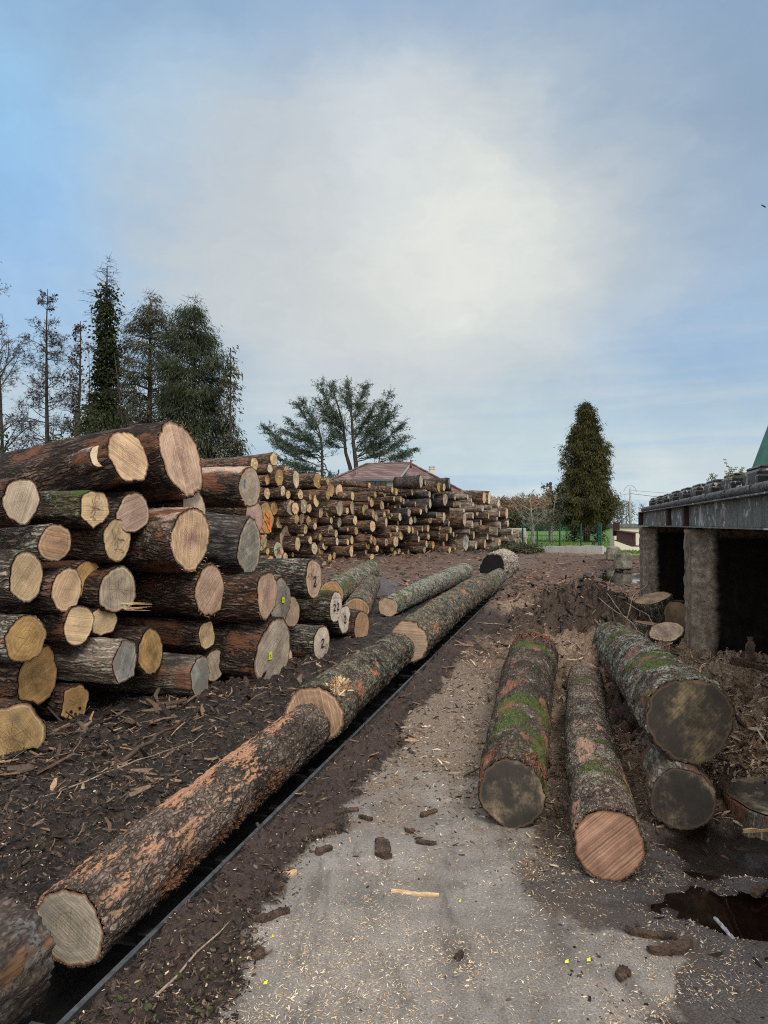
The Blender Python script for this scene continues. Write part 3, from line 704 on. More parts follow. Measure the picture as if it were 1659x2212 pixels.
def far_stack():
    rs = random.Random(11)
    items = [dict(px=a, py=b, h=h, fix=1) for a, b, h in FAR]
    # the outlines in the photo are taller than they are wide; fill the gaps that are left
    tx = [p[0] for p in TOPY]; ty = [p[1] for p in TOPY]
    tries = 0
    while len(items) < 251 and tries < 60000:
        tries += 1
        px = rs.uniform(560, 1138); 
        y = far_y(px)
        top = np.interp(px, tx, ty)
        base = HY+(CAMH-0.12)*F/y
        if px < 690: base = min(base, 1218)
        py = rs.uniform(top+8, base)
        h = rs.uniform(.30, .52)*F/y
        if py-h/2 < top: continue
        ok = True
        for q in items:
            dx = (px-q['px'])/0.42; dy = py-q['py']
            if math.hypot(dx, dy) < (h+q['h'])/2*0.86: ok = False; break
        if ok: items.append(dict(px=px, py=py, h=h, fix=0))
    protos = []
    kinds = [('far', 'face_far', YTAN), ('far', 'face_far', OCHRE), ('far', 'face_dry', YTAN), ('far', 'face_far', TAN), ('far', 'face_dry', OCHRE), ('far', 'face_far', PALE),
             ('black', 'face_dry', GREY), ('black', 'face_grey', DGREY), ('far_grey', 'face_dry', PALE), ('far_grey', 'face_grey', (.5, .47, .42)), ('far_grey', 'face_far', PALE), ('far', 'face_grey', GREY)]
    for k, (bk, fc, cl) in enumerate(kinds):
        me_b, me_f = log_meshes(6.0, .25, .27, 300+k*13, M[bk], M[fc], 26, 8, amp=.15, kind='angular' if k % 3 == 1 else 'round', rim=.07, bend=.5, rough=.03)
        protos.append((me_b, me_f, cl, bk))
    dot = MB(); dot.box((-0.016, 0.01, 0.02), (0.004, .05, .065)); dotm = dot.mesh('tag', M['yellowdot'], False)
    def spray(mat, k):
        g = MB(); r_ = random.Random(k)
        for q in range(5):
            glyph(g, [(r_.uniform(-.5, .5), .6), (r_.uniform(-.4, .4), .1), (r_.uniform(-.5, .5), -.5)], .035, .16, r_.uniform(-.1, .1), r_.uniform(-.1, .1), x=-.018)
        return g.mesh('paint_mark', M[mat], False)
    sprays = {k: spray(k, i) for i, k in enumerate(('red_spray', 'orange_spray', 'green_spray'))}
    painted = {(732, 1162): 1, (602, 1189): 2, (825, 1183): 2, (739, 1202): 1}
    # world positions
    for q in items:
        y = far_y(q['px'])*(1+rs.uniform(-.03, .03)); q['P'] = at(q['px'], q['py'], y); q['R'] = q['h']/2*y/F*1.02
    # rows and order for the labels: row counted from the ground every 0.42 m
    for q in items: q['row'] = max(1, int((q['P'].z+0.05)/0.42)+1)
    rows = {}
    for q in items: rows.setdefault(q['row'], []).append(q)
    for r, l in rows.items():
        l.sort(key=lambda q: q['px'])
        for k, q in enumerate(l): q['k'] = k+1
    ordn = lambda n: '%d%s' % (n, 'th' if 10 <= n % 100 <= 20 else {1: 'st', 2: 'nd', 3: 'rd'}.get(n % 10, 'th'))
    meanR = np.mean([q['R'] for q in items])
    for i, q in enumerate(items):
        px, py = q['px'], q['py']
        darkz = (870 < px < 985 and 1025 < py < 1135)
        if darkz and rs.random() < .7: k = rs.choice([6, 7])
        elif px > 985 and (rs.random() < .75): k = rs.choice([8, 9, 10, 8])
        elif px > 1060 and py > 1120: k = 9
        else: k = rs.choice([0, 1, 2, 3, 4, 5, 0, 1, 2, 11])
        if abs(px-619) < 3 and abs(py-1162) < 8: k = 5
        me_b, me_f, cl, bk = protos[k]
        tone = {'far': 'brown barked', 'black': 'blackened', 'far_grey': 'grey barked'}[bk]
        size = 'thick' if q['R'] > meanR*1.25 else ('slim' if q['R'] < meanR*.8 else 'medium')
        zone = 'below the house' if 735 < px < 985 else ('nearer end' if px <= 735 else 'far end')
        t = thing('log', f"{size} {tone} log, far stack, {ordn(q['row'])} row up, {ordn(q['k'])} from the left", 'log', group='logs of the long far stack')
        th = rad(67+rs.uniform(-7, 7))
        place(t, q['P'], Vector((-math.sin(th), math.cos(th), rs.uniform(-.03, .03))), rs.uniform(0, 6.28) if rs.random() < .8 else 0)
        s = q['R']/.26
        t.scale = (.45 if (py < 1062 and 750 < px < 900) else (.22 if (py < 1062 and px >= 900) else (1.0 if px > 640 else 0.9)), s*rs.uniform(.92, 1.08), s)
        link('bark', me_b, t)
        v = rs.uniform(.88, 1.28)
        link('cut_face', me_f, t, color=tuple(c*v for c in cl))
        if i in (33, 42, 57) or (px, int(py)) in painted or i == 95+42:
            link('paint_mark', sprays['red_spray'], t)
            if i != 33: link('paint_mark', sprays['green_spray'], t).rotation_euler = (1.2, 0, 0)
        elif rs.random() < .62 and px < 1000:
            d = link('tag', dotm, t); d.scale = (1, 1/s, 1/s)
    # two painted logs between the stacks
    for (px, py, h, y, cl, sp, lb) in ((573, 1122, 80, 15.5, OCHRE, ('orange_spray',), 'ochre cracked log with an orange spray stroke, left end of the far stack'),
                                   (566, 1172, 46, 17, YTAN, ('red_spray', 'green_spray'), 'ochre log end sprayed red and green, under the orange sprayed one')):
        R = h/2*y/F
        t = make_log(at(px, py, y), (-.93, .37, 0), 4.5, R, R, int(px), M['far'], M['face_dry'], cl, lb, group='logs of the long far stack', m=40, rings=12, amp=.12, kind='angular')
        for sname in sp:
            o = link('paint_mark', sprays[sname], t); o.scale = (1, R/.25, R/.25)
far_stack()

# ------------------------------------------------------------------ logs on the conveyor and on the ground
def free_log(P0, P1, R0, R1, seed, bark, face, color, label, group, m=150, rings=260, **kw):
    P0 = Vector(P0); P1 = Vector(P1)
    return make_log(P0, (P1-P0).normalized(), (P1-P0).length, R0, R1, seed, bark, face, color, label, group, m=m, rings=rings, **kw)
GC = 'logs lined up on the sunken conveyor'
free_log(uv(2.44, -1.915, .10), uv(5.22, -1.965, .12), .160, .185, 21, M['conv_a'], M['face_grey'], (0.42, 0.36, 0.28),
         'nearest whole log on the conveyor, torn orange bark and grey striped cut end', GC, m=260, rings=520, amp=.05, rim=.05, bend=.10, rough=.02)
free_log(uv(5.28, -1.93, .20), uv(8.55, -2.03, .16), .235, .205, 22, M['conv_b'], M['face'], (0.48, 0.31, 0.20),
         'scaly barked conveyor log with broad brown cut end and a pale splinter patch', GC, m=240, rings=480, amp=.06, rim=.05, bend=.06, rough=.015)
free_log(uv(8.69, -1.93, .225), uv(16.2, -1.85, .27), .262, .27, 23, M['conv_b'], M['face_clean'], (0.47, 0.34, 0.24),
         'long conveyor log showing a crescent of pale rimmed end grain behind the scaly one', GC, m=150, rings=500, amp=.05, rim=.04, bend=.3, rough=.02)
free_log(uv(16.35, -1.85, .24), uv(20.0, -1.85, .24), .235, .21, 24, M['mossy2'], M['face_dry'], BROWN,
         'short mossy log at the far end of the conveyor line', GC, m=90, rings=160, amp=.05)
# close butt at the lower left corner
t = free_log(uv(2.16, -1.95, .14), uv(.2, -1.95, .14), .195, .22, 25, M['corner'], M['face_dirty'], (0.30, 0.22, 0.15),
         'close dark rounded log butt at the lower left corner of the view', GC, m=200, rings=300, amp=.10, rim=.12, rough=.02)
def torn(t, R, clusters, seed, mat='torn', ln=(.03, .10), yc=0.0):
    rs = random.Random(seed); mb = MB()
    for (x0, a0, sx, sa, n) in clusters:
        for k in range(n):
            x = x0+rs.gauss(0, sx); a = rad(a0+rs.gauss(0, sa)); l = rs.uniform(*ln); w = rs.uniform(.003, .011)
            if x < .01: continue
            er = np.array([0, math.cos(a), math.sin(a)]); et = np.array([0, -math.sin(a), math.cos(a)]); ex = np.array([1.0, 0, 0])
            P = ex*x+er*(R-.004)
            d = ex*rs.choice((-1, 1))*rs.uniform(.6, 1)+er*rs.uniform(.05, .38)+et*rs.uniform(-.35, .35); d /= np.linalg.norm(d)
            e = P+d*l-np.array([0, 0, l*.15]); m_ = P+d*l*.5+er*l*.06
            s = et*w
            mb.add([P-s, P+s, m_+s*.9, m_-s*.7, e+s*.25, e-s*.15, P-er*.003, m_-er*.003], [[0, 1, 2, 3], [3, 2, 4, 5], [1, 0, 3, 2][::-1]])
    return mb.build('torn_bark', M[mat], t, smooth=False)
_logs = [o for o in bpy.data.objects if o.name.startswith('log') and o.get('label')]
_by = {o['label'][:22]: o for o in _logs}
lgA = _by['nearest whole log on the']if 'nearest whole log on the' in _by else _by['nearest whole log on t']
torn(lgA, .172, [(.55, 196, .10, 12, 150), (1.05, 200, .12, 10, 110), (1.65, 195, .15, 14, 160), (2.3, 205, .12, 10, 60), (.9, 60, .5, 14, 120), (1.9, 55, .35, 12, 90)], 3, 'torn', (.015, .055))
# patch of pale splinters on the scaly log
mb = MB(); rs = random.Random(5)
Pc = uv(5.33, -1.86, .20)
for k in range(150):
    a = rad(rs.uniform(38, 66)); r = .243
    c = uv(5.30+rs.uniform(0, .30), -1.93+r*math.cos(a), .20+r*math.sin(a)-0.003)
    d = Vector((rs.uniform(-1, 1), rs.uniform(-1, 1), rs.uniform(-.1, .9))).normalized()*rs.uniform(.02, .07)
    w = Vector((rs.uniform(-1, 1), rs.uniform(-1, 1), rs.uniform(-1, 1))).normalized()*rs.uniform(.006, .018)
    mb.add([c-w, c+w, c+w*.7+d, c-w*.3+d*1.1], [[0, 1, 2, 3]])
mb.build('splinter_patch', M['splinter'], None, smooth=False, label='pale torn wood splinters sticking up on the scaly conveyor log by its cut end', cat='splinters')

free_log(at(838, 1310, 12.85), at(1004, 1236, 20.2), .205, .235, 31, M['lichen'], M['face_clean'], (0.50, 0.37, 0.25),
         'lichen covered log lying on the ground behind the conveyor line, pale rimmed end', 'logs lying loose in the yard', m=110, rings=260, amp=.06, kind='angular', rim=.05, bend=.15)
free_log(at(716, 1284, 13.2), at(800, 1232, 18.5), .26, .25, 32, M['mossy2'], M['face'], (0.45, 0.27, 0.13),
         'log with a brown arched end and a moss tuft, behind the numbered log ends', 'logs lying loose in the yard', m=90, rings=120, amp=.06)
free_log(at(770, 1318, 12.6), at(800, 1262, 16.5), .23, .22, 33, M['conv_b'], M['face'], BROWN,
         'reddish scaly log between the numbered ends and the lichen covered log', 'logs lying loose in the yard', m=90, rings=120, amp=.06)
t = free_log(at(1063, 1226, 21.8), at(1063, 1226, 21.8)+Vector((.62, 1.15, .06)), .45, .47, 34, M['stump'], M['hollow'], (0.02, 0.02, 0.02),
         'huge pale hollow butt with a black opening beyond the conveyor line', 'logs lying loose in the yard', m=90, rings=40, amp=.10, rim=.10, rough=.02)
GR = 'logs on the ground at the right'
L1 = free_log(at(1103, 1712, 4.0), at(1150, 1411, 7.9), .193, .262, 41, M['mossy'], M['face_dirty'], (0.36, 0.28, 0.19),
         'mossy red barked log left of the right hand logs, blackened end with a pale corner', GR, m=240, rings=480, amp=.05, rim=.04, bend=.1, rough=.015)
torn(L1, .197, [(.10, 130, .06, 18, 130), (.18, 60, .08, 20, 80), (.8, 200, .15, 12, 90), (1.4, 80, .2, 25, 50)], 6, 'torn_red', (.02, .07))
torn(L1, .258, [(3.75, 90, .09, 35, 150)], 7, 'torn_red', (.03, .10))
free_log(at(1312, 1820, 3.42), at(1262, 1468, 7.5), .168, .172, 42, M['chippy'], M['face_saw'], (0.47, 0.27, 0.185),
         'sawdust flecked middle log with a fresh reddish brown striped end, nearest on the right', GR, m=220, rings=520, amp=.05, rim=.06, bend=.2, rough=.012)
free_log(at(1485, 1552, 4.1), at(1322, 1385, 8.9), .243, .255, 43, M['mossy2'], M['face_dirty'], (0.33, 0.25, 0.14),
         'mossy log resting on top of the right hand logs, dirty brown black end', GR, m=240, rings=480, amp=.07, rim=.03, bend=-.1, rough=.012)
free_log(at(1470, 1722, 3.96), at(1400, 1545, 7.0), .176, .17, 44, M['weathered'], M['face_dirty'], (0.34, 0.27, 0.19),
         'grey log with a blackened end, underneath the mossy top log on the right', GR, m=160, rings=240, amp=.07, rim=.04)

def disc_log(P, R, h, axis, seed, bark, face, color, label, cat='stump', group='sawn stump pieces by the concrete piers'):
    t = thing('stump', label, cat, group=group)
    me_b, me_f = log_meshes(h, R, R*1.05, seed, M[bark], M[face], 60, 16, amp=.09, rim=.06)
    place(t, P, Vector(axis)); link('bark', me_b, t); link('cut_face', me_f, t, color=color)
    return t
disc_log(at(1408, 1292, 11.2), .29, .42, (.34, .12, -1), 51, 'pile_grey', 'face_dry', (0.40, 0.27, 0.17), 'leaning stump disc with a flat fresh top, against the farther concrete pier')
disc_log(at(1398, 1346, 10.2), .21, .38, (-.12, .02, -1), 52, 'pile_grey', 'face_dry', BROWN, 'short upright stump with a dry edge, in front of the leaning stump disc')
disc_log(at(1460, 1330, 10.2), .215, .5, (.75, .55, .0), 53, 'pile', 'face_dry', (0.24, 0.16, 0.10), 'dark round log section lying on its side beside the nearer pier')
disc_log(at(1437, 1364, 8.9), .215, .06, (.35, .42, -1), 54, 'pile', 'face_dry', (0.52, 0.39, 0.28), 'thin pale wood slab tilted on the debris, left of the nearer pier', cat='wood slab')
disc_log(at(1662, 1716, 4.15), .27, .17, (.02, .05, -1), 55, 'weathered', 'face_dirty', (0.42, 0.33, 0.22), 'low stump slice with a dusty top at the right edge of the view')
def slivers(P, dirs, label, mat='splinter', name='wood_splinter', cat='wood splinter', w=.03, group=None):
    mb = MB(); rs = random.Random(len(label))
    for (d, ln, ww) in dirs:
        d = Vector(d).normalized(); s = d.cross(Vector((0.2, 1, 0.1))).normalized(); n = d.cross(s)
        pts = []
        V = []; k = 7
        for q in range(k):
            f = q/(k-1); wq = ww*(1-.5*f+.25*math.sin(q*2.1)); c = Vector(P)+d*ln*f+s*rs.uniform(-.004, .004)
            for (a, b) in ((-1, -.35), (1, -.3), (.9, .35), (-.8, .3)): V.append(c+s*wq*a+n*wq*b)
        Q = [[q*4+a, q*4+(a+1) % 4, q*4+4+(a+1) % 4, q*4+4+a] for q in range(k-1) for a in range(4)]
        Q += [[0, 3, 2, 1], [(k-1)*4+a for a in range(4)]]
        mb.add(V, Q)
    return mb.build(name, M[mat], None, smooth=False, label=label, cat=cat, group=group)
slivers(at(1530, 1765, 4.25), [((.28, .05, .8), .34, .022), ((.42, .12, .75), .33, .03), ((.15, .1, .8), .22, .02)], 'split grey brown stakes leaning up between the dark log end and the low stump', mat='barkchunk')
# ------------------------------------------------------------------ ground
PUD = [(on_ground(1565, 1950), 0.44, 0.26, 0), (on_ground(1650, 1835), 0.6, 0.34, 0), (on_ground(1350, 1530), .35, .8, 0)]
FARWET = [(on_ground(1335, 1243), 1.0, 4.5), (on_ground(1262, 1247), .5, .8)]
def zones(X, Y):
    """material weights at world points"""
    P = np.stack([X, Y, 0*X], -1)
    n1 = fbm(P*0.9, 3, 4); n2 = fbm(P*4.0, 9, 4); n3 = fbm(P*0.25, 21, 3)
    uu = X*U.x+Y*U.y; vv = X*Vv.x+Y*Vv.y
    e = vv+0.10*n1+0.07*n2
    # clean concrete strip right of the rail
    left = ss(e, -1.36, -1.24)*(1-0)
    conc = left*ss(uu, 8.5, 5.4+0)      # fades into debris with distance
    conc = left*(1-ss(uu+0.9*n1, 5.5, 12.0))
    rightb = 1-ss(X-0.28*(Y-2.2)+0.16*n1+0.1*n2, 0.98, 1.16)
    right2 = 1-ss(X+0.25*n1+.1*n2-0.62-0.10*np.maximum(Y-3.3, 0), -.1, .5)
    conc = conc*np.where(Y < 3.0, np.maximum(rightb, right2), right2*1.0+0)
    asph = left*(1-ss(Y+0.4*n1, 3.7, 4.3))*(1-conc)*ss(vv, -1, 0)
    brown = ss(uu, 4.0, 7.0)*left
    dark = (1-left)*np.ones_like(X)
    # strip between rail and concrete is reddish brown mud
    strip = ss(e, -1.72, -1.66)*(1-ss(e, -1.42, -1.30))
    tan_ = ss(X-0.05*Y+.3*n1, 1.1, 1.9)*ss(Y+.3*n1, 3.6, 4.3)*(1-ss(Y, 16, 22))
    red = ss(uu+2*n1, 14, 19)*(1-ss(Y+2*n3, 37.5, 39.5))
    track = np.exp(-((X-(-.9+0.06*(Y-17)))/1.6)**2)*ss(Y, 14, 17)*(1-ss(Y, 21, 25))*ss(vv, -9, -3.2)
    track = ss(track+.2*n2, .35, .6)
    wall = (X-8.75)/(12.2-8.75); yl = 42.7+(39.5-42.7)*wall
    grass = ss(Y-yl, 0.1, 0.5)*ss(X, 3, 5)
    grass = np.maximum(grass, ss(Y+3*n1*0, 48, 50))
    wet = np.zeros_like(X)
    for c, a, b, _ in PUD:
        q = np.sqrt(((X-c.x)/a)**2+((Y-c.y)/b)**2)+0.34*n1+.32*n2
        wet = np.maximum(wet, 1-ss(q, .80, 1.25))
    fw = np.zeros_like(X)
    for c, a, b in FARWET:
        q = np.sqrt(((X-c.x-(Y-c.y)*.25)/a)**2+((Y-c.y)/b)**2)+0.3*n1+.3*n2
        fw = np.maximum(fw, 1-ss(q, .7, 1.1))
    return dict(conc=conc, asph=asph, strip=strip, tan=tan_, red=red, track=track, grass=grass, wet=wet, fw=fw, uu=uu, vv=vv, n1=n1, n2=n2, left=left)
TR0, TR1 = RAIL_V-0.52, RAIL_V-0.012
def ground_z(X, Y, z=None):
    z = z or zones(X, Y)
    P = np.stack([X, Y, 0*X], -1)
    uu, vv = z['uu'], z['vv']
    flat = np.clip(z['conc']+z['asph'], 0, 1)
    n = fbm(P*2.2, 31, 3); f = fbm(P*11, 37, 3); g = fbm(P*34, 41, 2)
    rough = 0.026+0.03*z['tan']
    H = (1-flat)*(0.03*n*(1-z['grass'])+rough*f*(1-z['grass'])+.016*g*(1-z['grass']))+flat*(0.003*f+.0012*g)
    # left bank: fibrous dark mud, slightly raised toward the stack and the conveyor edge
    H += (1-z['left'])*0.03*ss(-vv, 2.1, 2.6)*(vv < -1.9)
    H += z['strip']*0.012
    # debris heaps round the concrete piers
    def mound(cx, cy, a, b, h, sharp=1.0):
        q = ((X-cx)/a)**2+((Y-cy)/b)**2
        return h*np.exp(-q)*(1+.6*f+.35*n)
    H += mound(3.3, 11.6, .9, 1.2, .34) + mound(3.9, 14.2, .9, 2.0, .30)
    H += mound(3.1, 5.8, 1.1, 1.3, .17) + mound(3.3, 8.3, 1.2, 1.8, .16)
    H += mound(2.35, 3.35, .28, .22, .07) + mound(2.0, 3.35, .22, .12, .045) + mound(1.0, 8.2, 1.4, 1.5, .03)
    H += mound(1.95, 2.35, .22, .14, .05)
    # banks of bark under the far stack
    fy = 26+(X+4)*20/13.1
    H += .17*np.exp(-((Y-fy+0.5)/1.3)**2)*(1+.4*f+.3*n)*ss(X, -9, -6)*(1-ss(X, 8.5, 9.5))
    fy2 = 7.7+(X+1.2)*1.5
    H += .05*np.exp(-((Y-fy2)/.8)**2)*(1+.4*f)*(X < -.8)*(1-z['left'])
    H -= .045*z['wet']*(1+.3*n)+.075*z['fw']
    H += .010*z['wet']*f*(1-z['wet']*.5) 
    H -= z['track']*.03
    H = np.where(z['grass'] > .5, 0.02*n, H)
    # the conveyor pit
    pit = (vv > TR0) & (vv < TR1) & (uu < 21.5)
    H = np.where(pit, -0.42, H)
    near = (vv >= TR1) & (vv < TR1+0.06) & (uu < 21.5)
    H = np.where(near, -0.012, H)
    return H
def build_ground():
    def geo(a, s, r, lim):
        l = [a]
        while l[-1] < lim: l.append(l[-1]+s); s *= r
        return l
    us = list(np.arange(1.2, 9.0, .028)); us += geo(9.0, .03, 1.012, 60); us += geo(us[-1]+1, 1.5, 1.12, 1500)
    us = [-400, -60, -12, -4, -1, 0.3, .8]+us
    vs = list(np.arange(TR1+.0, 3.0, .028)); vs = vs+geo(vs[-1]+.03, .032, 1.03, 1200)
    vl = [TR0-.004-q for q in np.cumsum([.0]+[.03]*45)]
    vl += [vl[-1]-q+0 for q in geo(.035, .035, 1.03, 1200)]
    vs = sorted(set(vl+[TR0, TR0+.002, TR0+.25, TR1-.002]+vs+[TR1+.061, TR1+.03]))
    us = np.array(us); vs = np.array(vs)
    A, B = np.meshgrid(us, vs, indexing='ij')
    X = A*U.x+B*Vv.x; Y = A*U.y+B*Vv.y
    sh = X.shape; X = X.ravel(); Y = Y.ravel()
    z = zones(X, Y); H = ground_z(X, Y, z)
    nu, nv = sh
    i = np.arange(nu-1)[:, None]*nv; j = np.arange(nv-1)[None, :]
    Q = np.stack([i+j, i+nv+j, i+nv+j+1, i+j+1], -1).reshape(-1, 4)
    mb = MB(); mb.add(np.stack([X, Y, H], -1), Q)
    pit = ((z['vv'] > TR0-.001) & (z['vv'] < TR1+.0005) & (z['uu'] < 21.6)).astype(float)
    a1 = np.stack([z['conc'], z['asph'], z['strip'], z['tan']], -1)
    a2 = np.stack([z['red'], z['track'], z['grass'], z['wet']], -1)
    hp = np.clip(np.exp(-(((X-3.2)/1.1)**2+((Y-11.6)/1.3)**2))+np.exp(-(((X-3.9)/1.)**2+((Y-14)/2.2)**2))+.5*np.exp(-(((X-1.2)/1.6)**2+((Y-11.5)/1.6)**2)), 0, 1)
    a3 = np.stack([z['fw'], pit, z['left'], hp], -1)
    m, N = new_mat('ground_surface')
    t = N.n('ShaderNodeTexCoord').outputs['Object']
    def attr(nm):
        a = N.n('ShaderNodeAttribute', attribute_name=nm)
        s = N.n('ShaderNodeSeparateColor', {0: a.outputs['Color']}); return s.outputs[0], s.outputs[1], s.outputs[2], a.outputs['Alpha']
    conc, asph, strip, tan_ = attr('z1'); red, track, grass, wet = attr('z2'); fw, pit_, left, heapm = attr('z3')
    n0 = N.noise(t, 1.3, 4, .6); n1 = N.noise(t, 6, 5, .65); n2 = N.noise(t, 28, 4, .65); n3 = N.noise(t, 120, 3, .7)
    fib = N.noise(N.v('MULTIPLY', N.v('ADD', t, N.v('SCALE', N.noise(t, 2, 2, out=1), sc=.5)), (1, .35, 1)), 55, 4, .7)
    dark = N.ramp(n2, [(.3, (.007, .006, .0055)), (.5, (.020, .0155, .0135)), (.72, (.062, .046, .038))])
    dark = N.mix(N.step(n1, .52, .68), dark, N.ramp(fib, [(.3, (.03, .018, .013)), (.7, (.105, .062, .042))]))
    c = dark
    stc = N.ramp(n2, [(.3, (.028, .018, .0145)), (.7, (.078, .050, .040))])
    c = N.mix(strip, c, stc)
    brown = N.ramp(fib, [(.28, (.045, .031, .023)), (.5, (.15, .105, .076)), (.75, (.34, .25, .175))])
    brown = N.mix(N.step(n0, .45, .62), brown, N.ramp(fib, [(.28, (.02, .014, .011)), (.75, (.11, .07, .05))]))
    brown = N.mix(N.step(N.noise(t, 2.1, 4, .65), .55, .66), brown, N.ramp(n2, [(.3, (.012, .009, .008)), (.7, (.05, .034, .027))]))
    c = N.mix(left, c, brown)
    tanc = N.ramp(fib, [(.28, (.07, .048, .034)), (.5, (.24, .17, .12)), (.75, (.50, .37, .26))])
    c = N.mix(tan_, c, tanc)
    redc = N.ramp(fib, [(.28, (.040, .027, .022)), (.5, (.105, .066, .050)), (.78, (.27, .17, .115))])
    redc = N.mix(N.step(n0, .48, .66), redc, (.085, .066, .058))
    redc = N.mix(N.step(N.noise(t, .9, 4, .65), .53, .66), redc, N.ramp(n2, [(.3, (.018, .013, .012)), (.7, (.07, .045, .036))]))
    c = N.mix(red, c, redc)
    c = N.mix(N.m('MULTIPLY', N.step(N.m('ADD', heapm, N.m('SUBTRACT', n1, .5)), .25, .6), .85), c, N.ramp(n2, [(.3, (.014, .010, .009)), (.7, (.062, .040, .032))]))
    c = N.mix(track, c, N.ramp(n2, [(.3, (.06, .052, .053)), (.7, (.105, .088, .086))]))
    # concrete slab, dirty
    cc = N.ramp(n3, [(.25, (.13, .118, .108)), (.5, (.26, .242, .226)), (.75, (.41, .385, .36))])
    cc = N.mix(1.0, cc, N.ramp(n0, [(.32, (.60, .59, .58)), (.68, (1.07, 1.045, 1.02))]), 'MULTIPLY')
    cc = N.mix(1.0, cc, N.ramp(n1, [(.3, .74), (.7, 1.15)]), 'MULTIPLY')
    cc = N.mix(N.m('MULTIPLY', N.step(n2, .58, .70), .55), cc, (.08, .06, .05))
    stk = N.noise(N.v('MULTIPLY', t, (1, .22, 1)), 5, 5, .7)
    cc = N.mix(N.m('MULTIPLY', N.step(stk, .50, .66), .65), cc, (.075, .062, .055))
    yy = N.xyz(t)[1]; nn = N.noise(t, 2.3, 5, .7)
    chipc = N.ramp(N.noise(t, 70, 4, .75), [(.3, (.04, .03, .023)), (.5, (.14, .104, .077)), (.72, (.40, .31, .225))])
    cov = N.step(N.m('ADD', nn, N.m('MULTIPLY', N.m('SUBTRACT', yy, 3.9), .13)), .48, .68)
    cc = N.mix(N.m('MULTIPLY', cov, .85), cc, chipc)
    c = N.mix(N.step(N.m('ADD', conc, N.m('ADD', N.m('MULTIPLY', N.m('SUBTRACT', n1, .5), .9), N.m('MULTIPLY', N.m('SUBTRACT', n2, .5), .7))), .3, .65), c, cc)
    ac = N.ramp(n3, [(.25, (.024, .022, .022)), (.5, (.062, .057, .055)), (.75, (.16, .15, .145))])
    ac = N.mix(N.step(n1, .5, .66), ac, N.ramp(n3, [(.25, (.03, .024, .02)), (.75, (.10, .08, .065))]))
    c = N.mix(N.m('MULTIPLY', asph, N.m('SUBTRACT', 1, conc)), c, ac)
    gc = N.ramp(N.noise(N.v('MULTIPLY', t, (1, .25, 1)), 3.0, 5, .7), [(.3, (.045, .10, .018)), (.55, (.085, .17, .03)), (.8, (.14, .23, .05))])
    gc = N.mix(N.step(N.noise(t, .12, 3), .45, .6), gc, (.08, .16, .04))
    c = N.mix(grass, c, gc)
    wetm = N.m('MAXIMUM', wet, fw)
    c = N.mix(1.0, c, N.mix(wetm, (1, 1, 1), (.30, .27, .27)), 'MULTIPLY')
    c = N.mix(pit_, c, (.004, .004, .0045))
    rough = N.m('SUBTRACT', N.m('SUBTRACT', .92, N.m('MULTIPLY', wetm, .60)), N.m('MULTIPLY', N.m('MULTIPLY', asph, .35), N.step(n1, .35, .6)))
    rough = N.m('SUBTRACT', rough, N.m('MULTIPLY', track, .2))
    rough = N.m('SUBTRACT', rough, N.m('MULTIPLY', N.m('SUBTRACT', 1.0, left), N.m('MULTIPLY', N.step(n1, .4, .6), .40)))
    h = N.m('ADD', N.m('MULTIPLY', fib, .6), N.m('ADD', N.m('MULTIPLY', n2, .8), N.m('MULTIPLY', n3, .25)))
    amp = N.m('SUBTRACT', 1.0, N.m('MULTIPLY', N.m('MAXIMUM', conc, N.m('MAXIMUM', asph, grass)), .85))
    finish(N, c, rough, N.m('MULTIPLY', h, amp), .9, .03, spec=.35)
    return mb.build('ground', m, None, smooth=True, attrs={'z1': a1, 'z2': a2, 'z3': a3}, kind='structure')
build_ground()

# puddles
def water_mat():
    m, N = new_mat('puddle_water')
    t = N.n('ShaderNodeTexCoord').outputs['Object']
    h = N.noise(t, 14, 2, .5)
    finish(N, N.ramp(N.noise(t, 5, 4), [(.3, (.003, .0018, .0015)), (.7, (.011, .0045, .003))]), .02, h, .02, .01, spec=.5)
    return m
M['water'] = water_mat()
def puddle(name, c, a, b, z, skew=0.0):
    mb = MB(); n = 48; V = [[c.x, c.y, z]]
    for k in range(n):
        t = k*2*math.pi/n; r = 1+.18*math.sin(3*t+1)+.1*math.sin(5*t)
        V.append([c.x+a*r*math.cos(t)+skew*b*math.sin(t), c.y+b*r*math.sin(t), z])
    mb.add(V, [[0, 1+k, 1+(k+1) % n] for k in range(n)])
    link(name, mb.mesh(name, M['water'], True), kind='structure')
puddle('puddle', on_ground(1565, 1950), .52, .36, -.024)
puddle('puddle', on_ground(1350, 1530), .34, .8, -.015)
puddle('puddle', FARWET[0][0], .9, 4.0, -.040, .25)
puddle('puddle', FARWET[1][0], .4, .7, -.026)

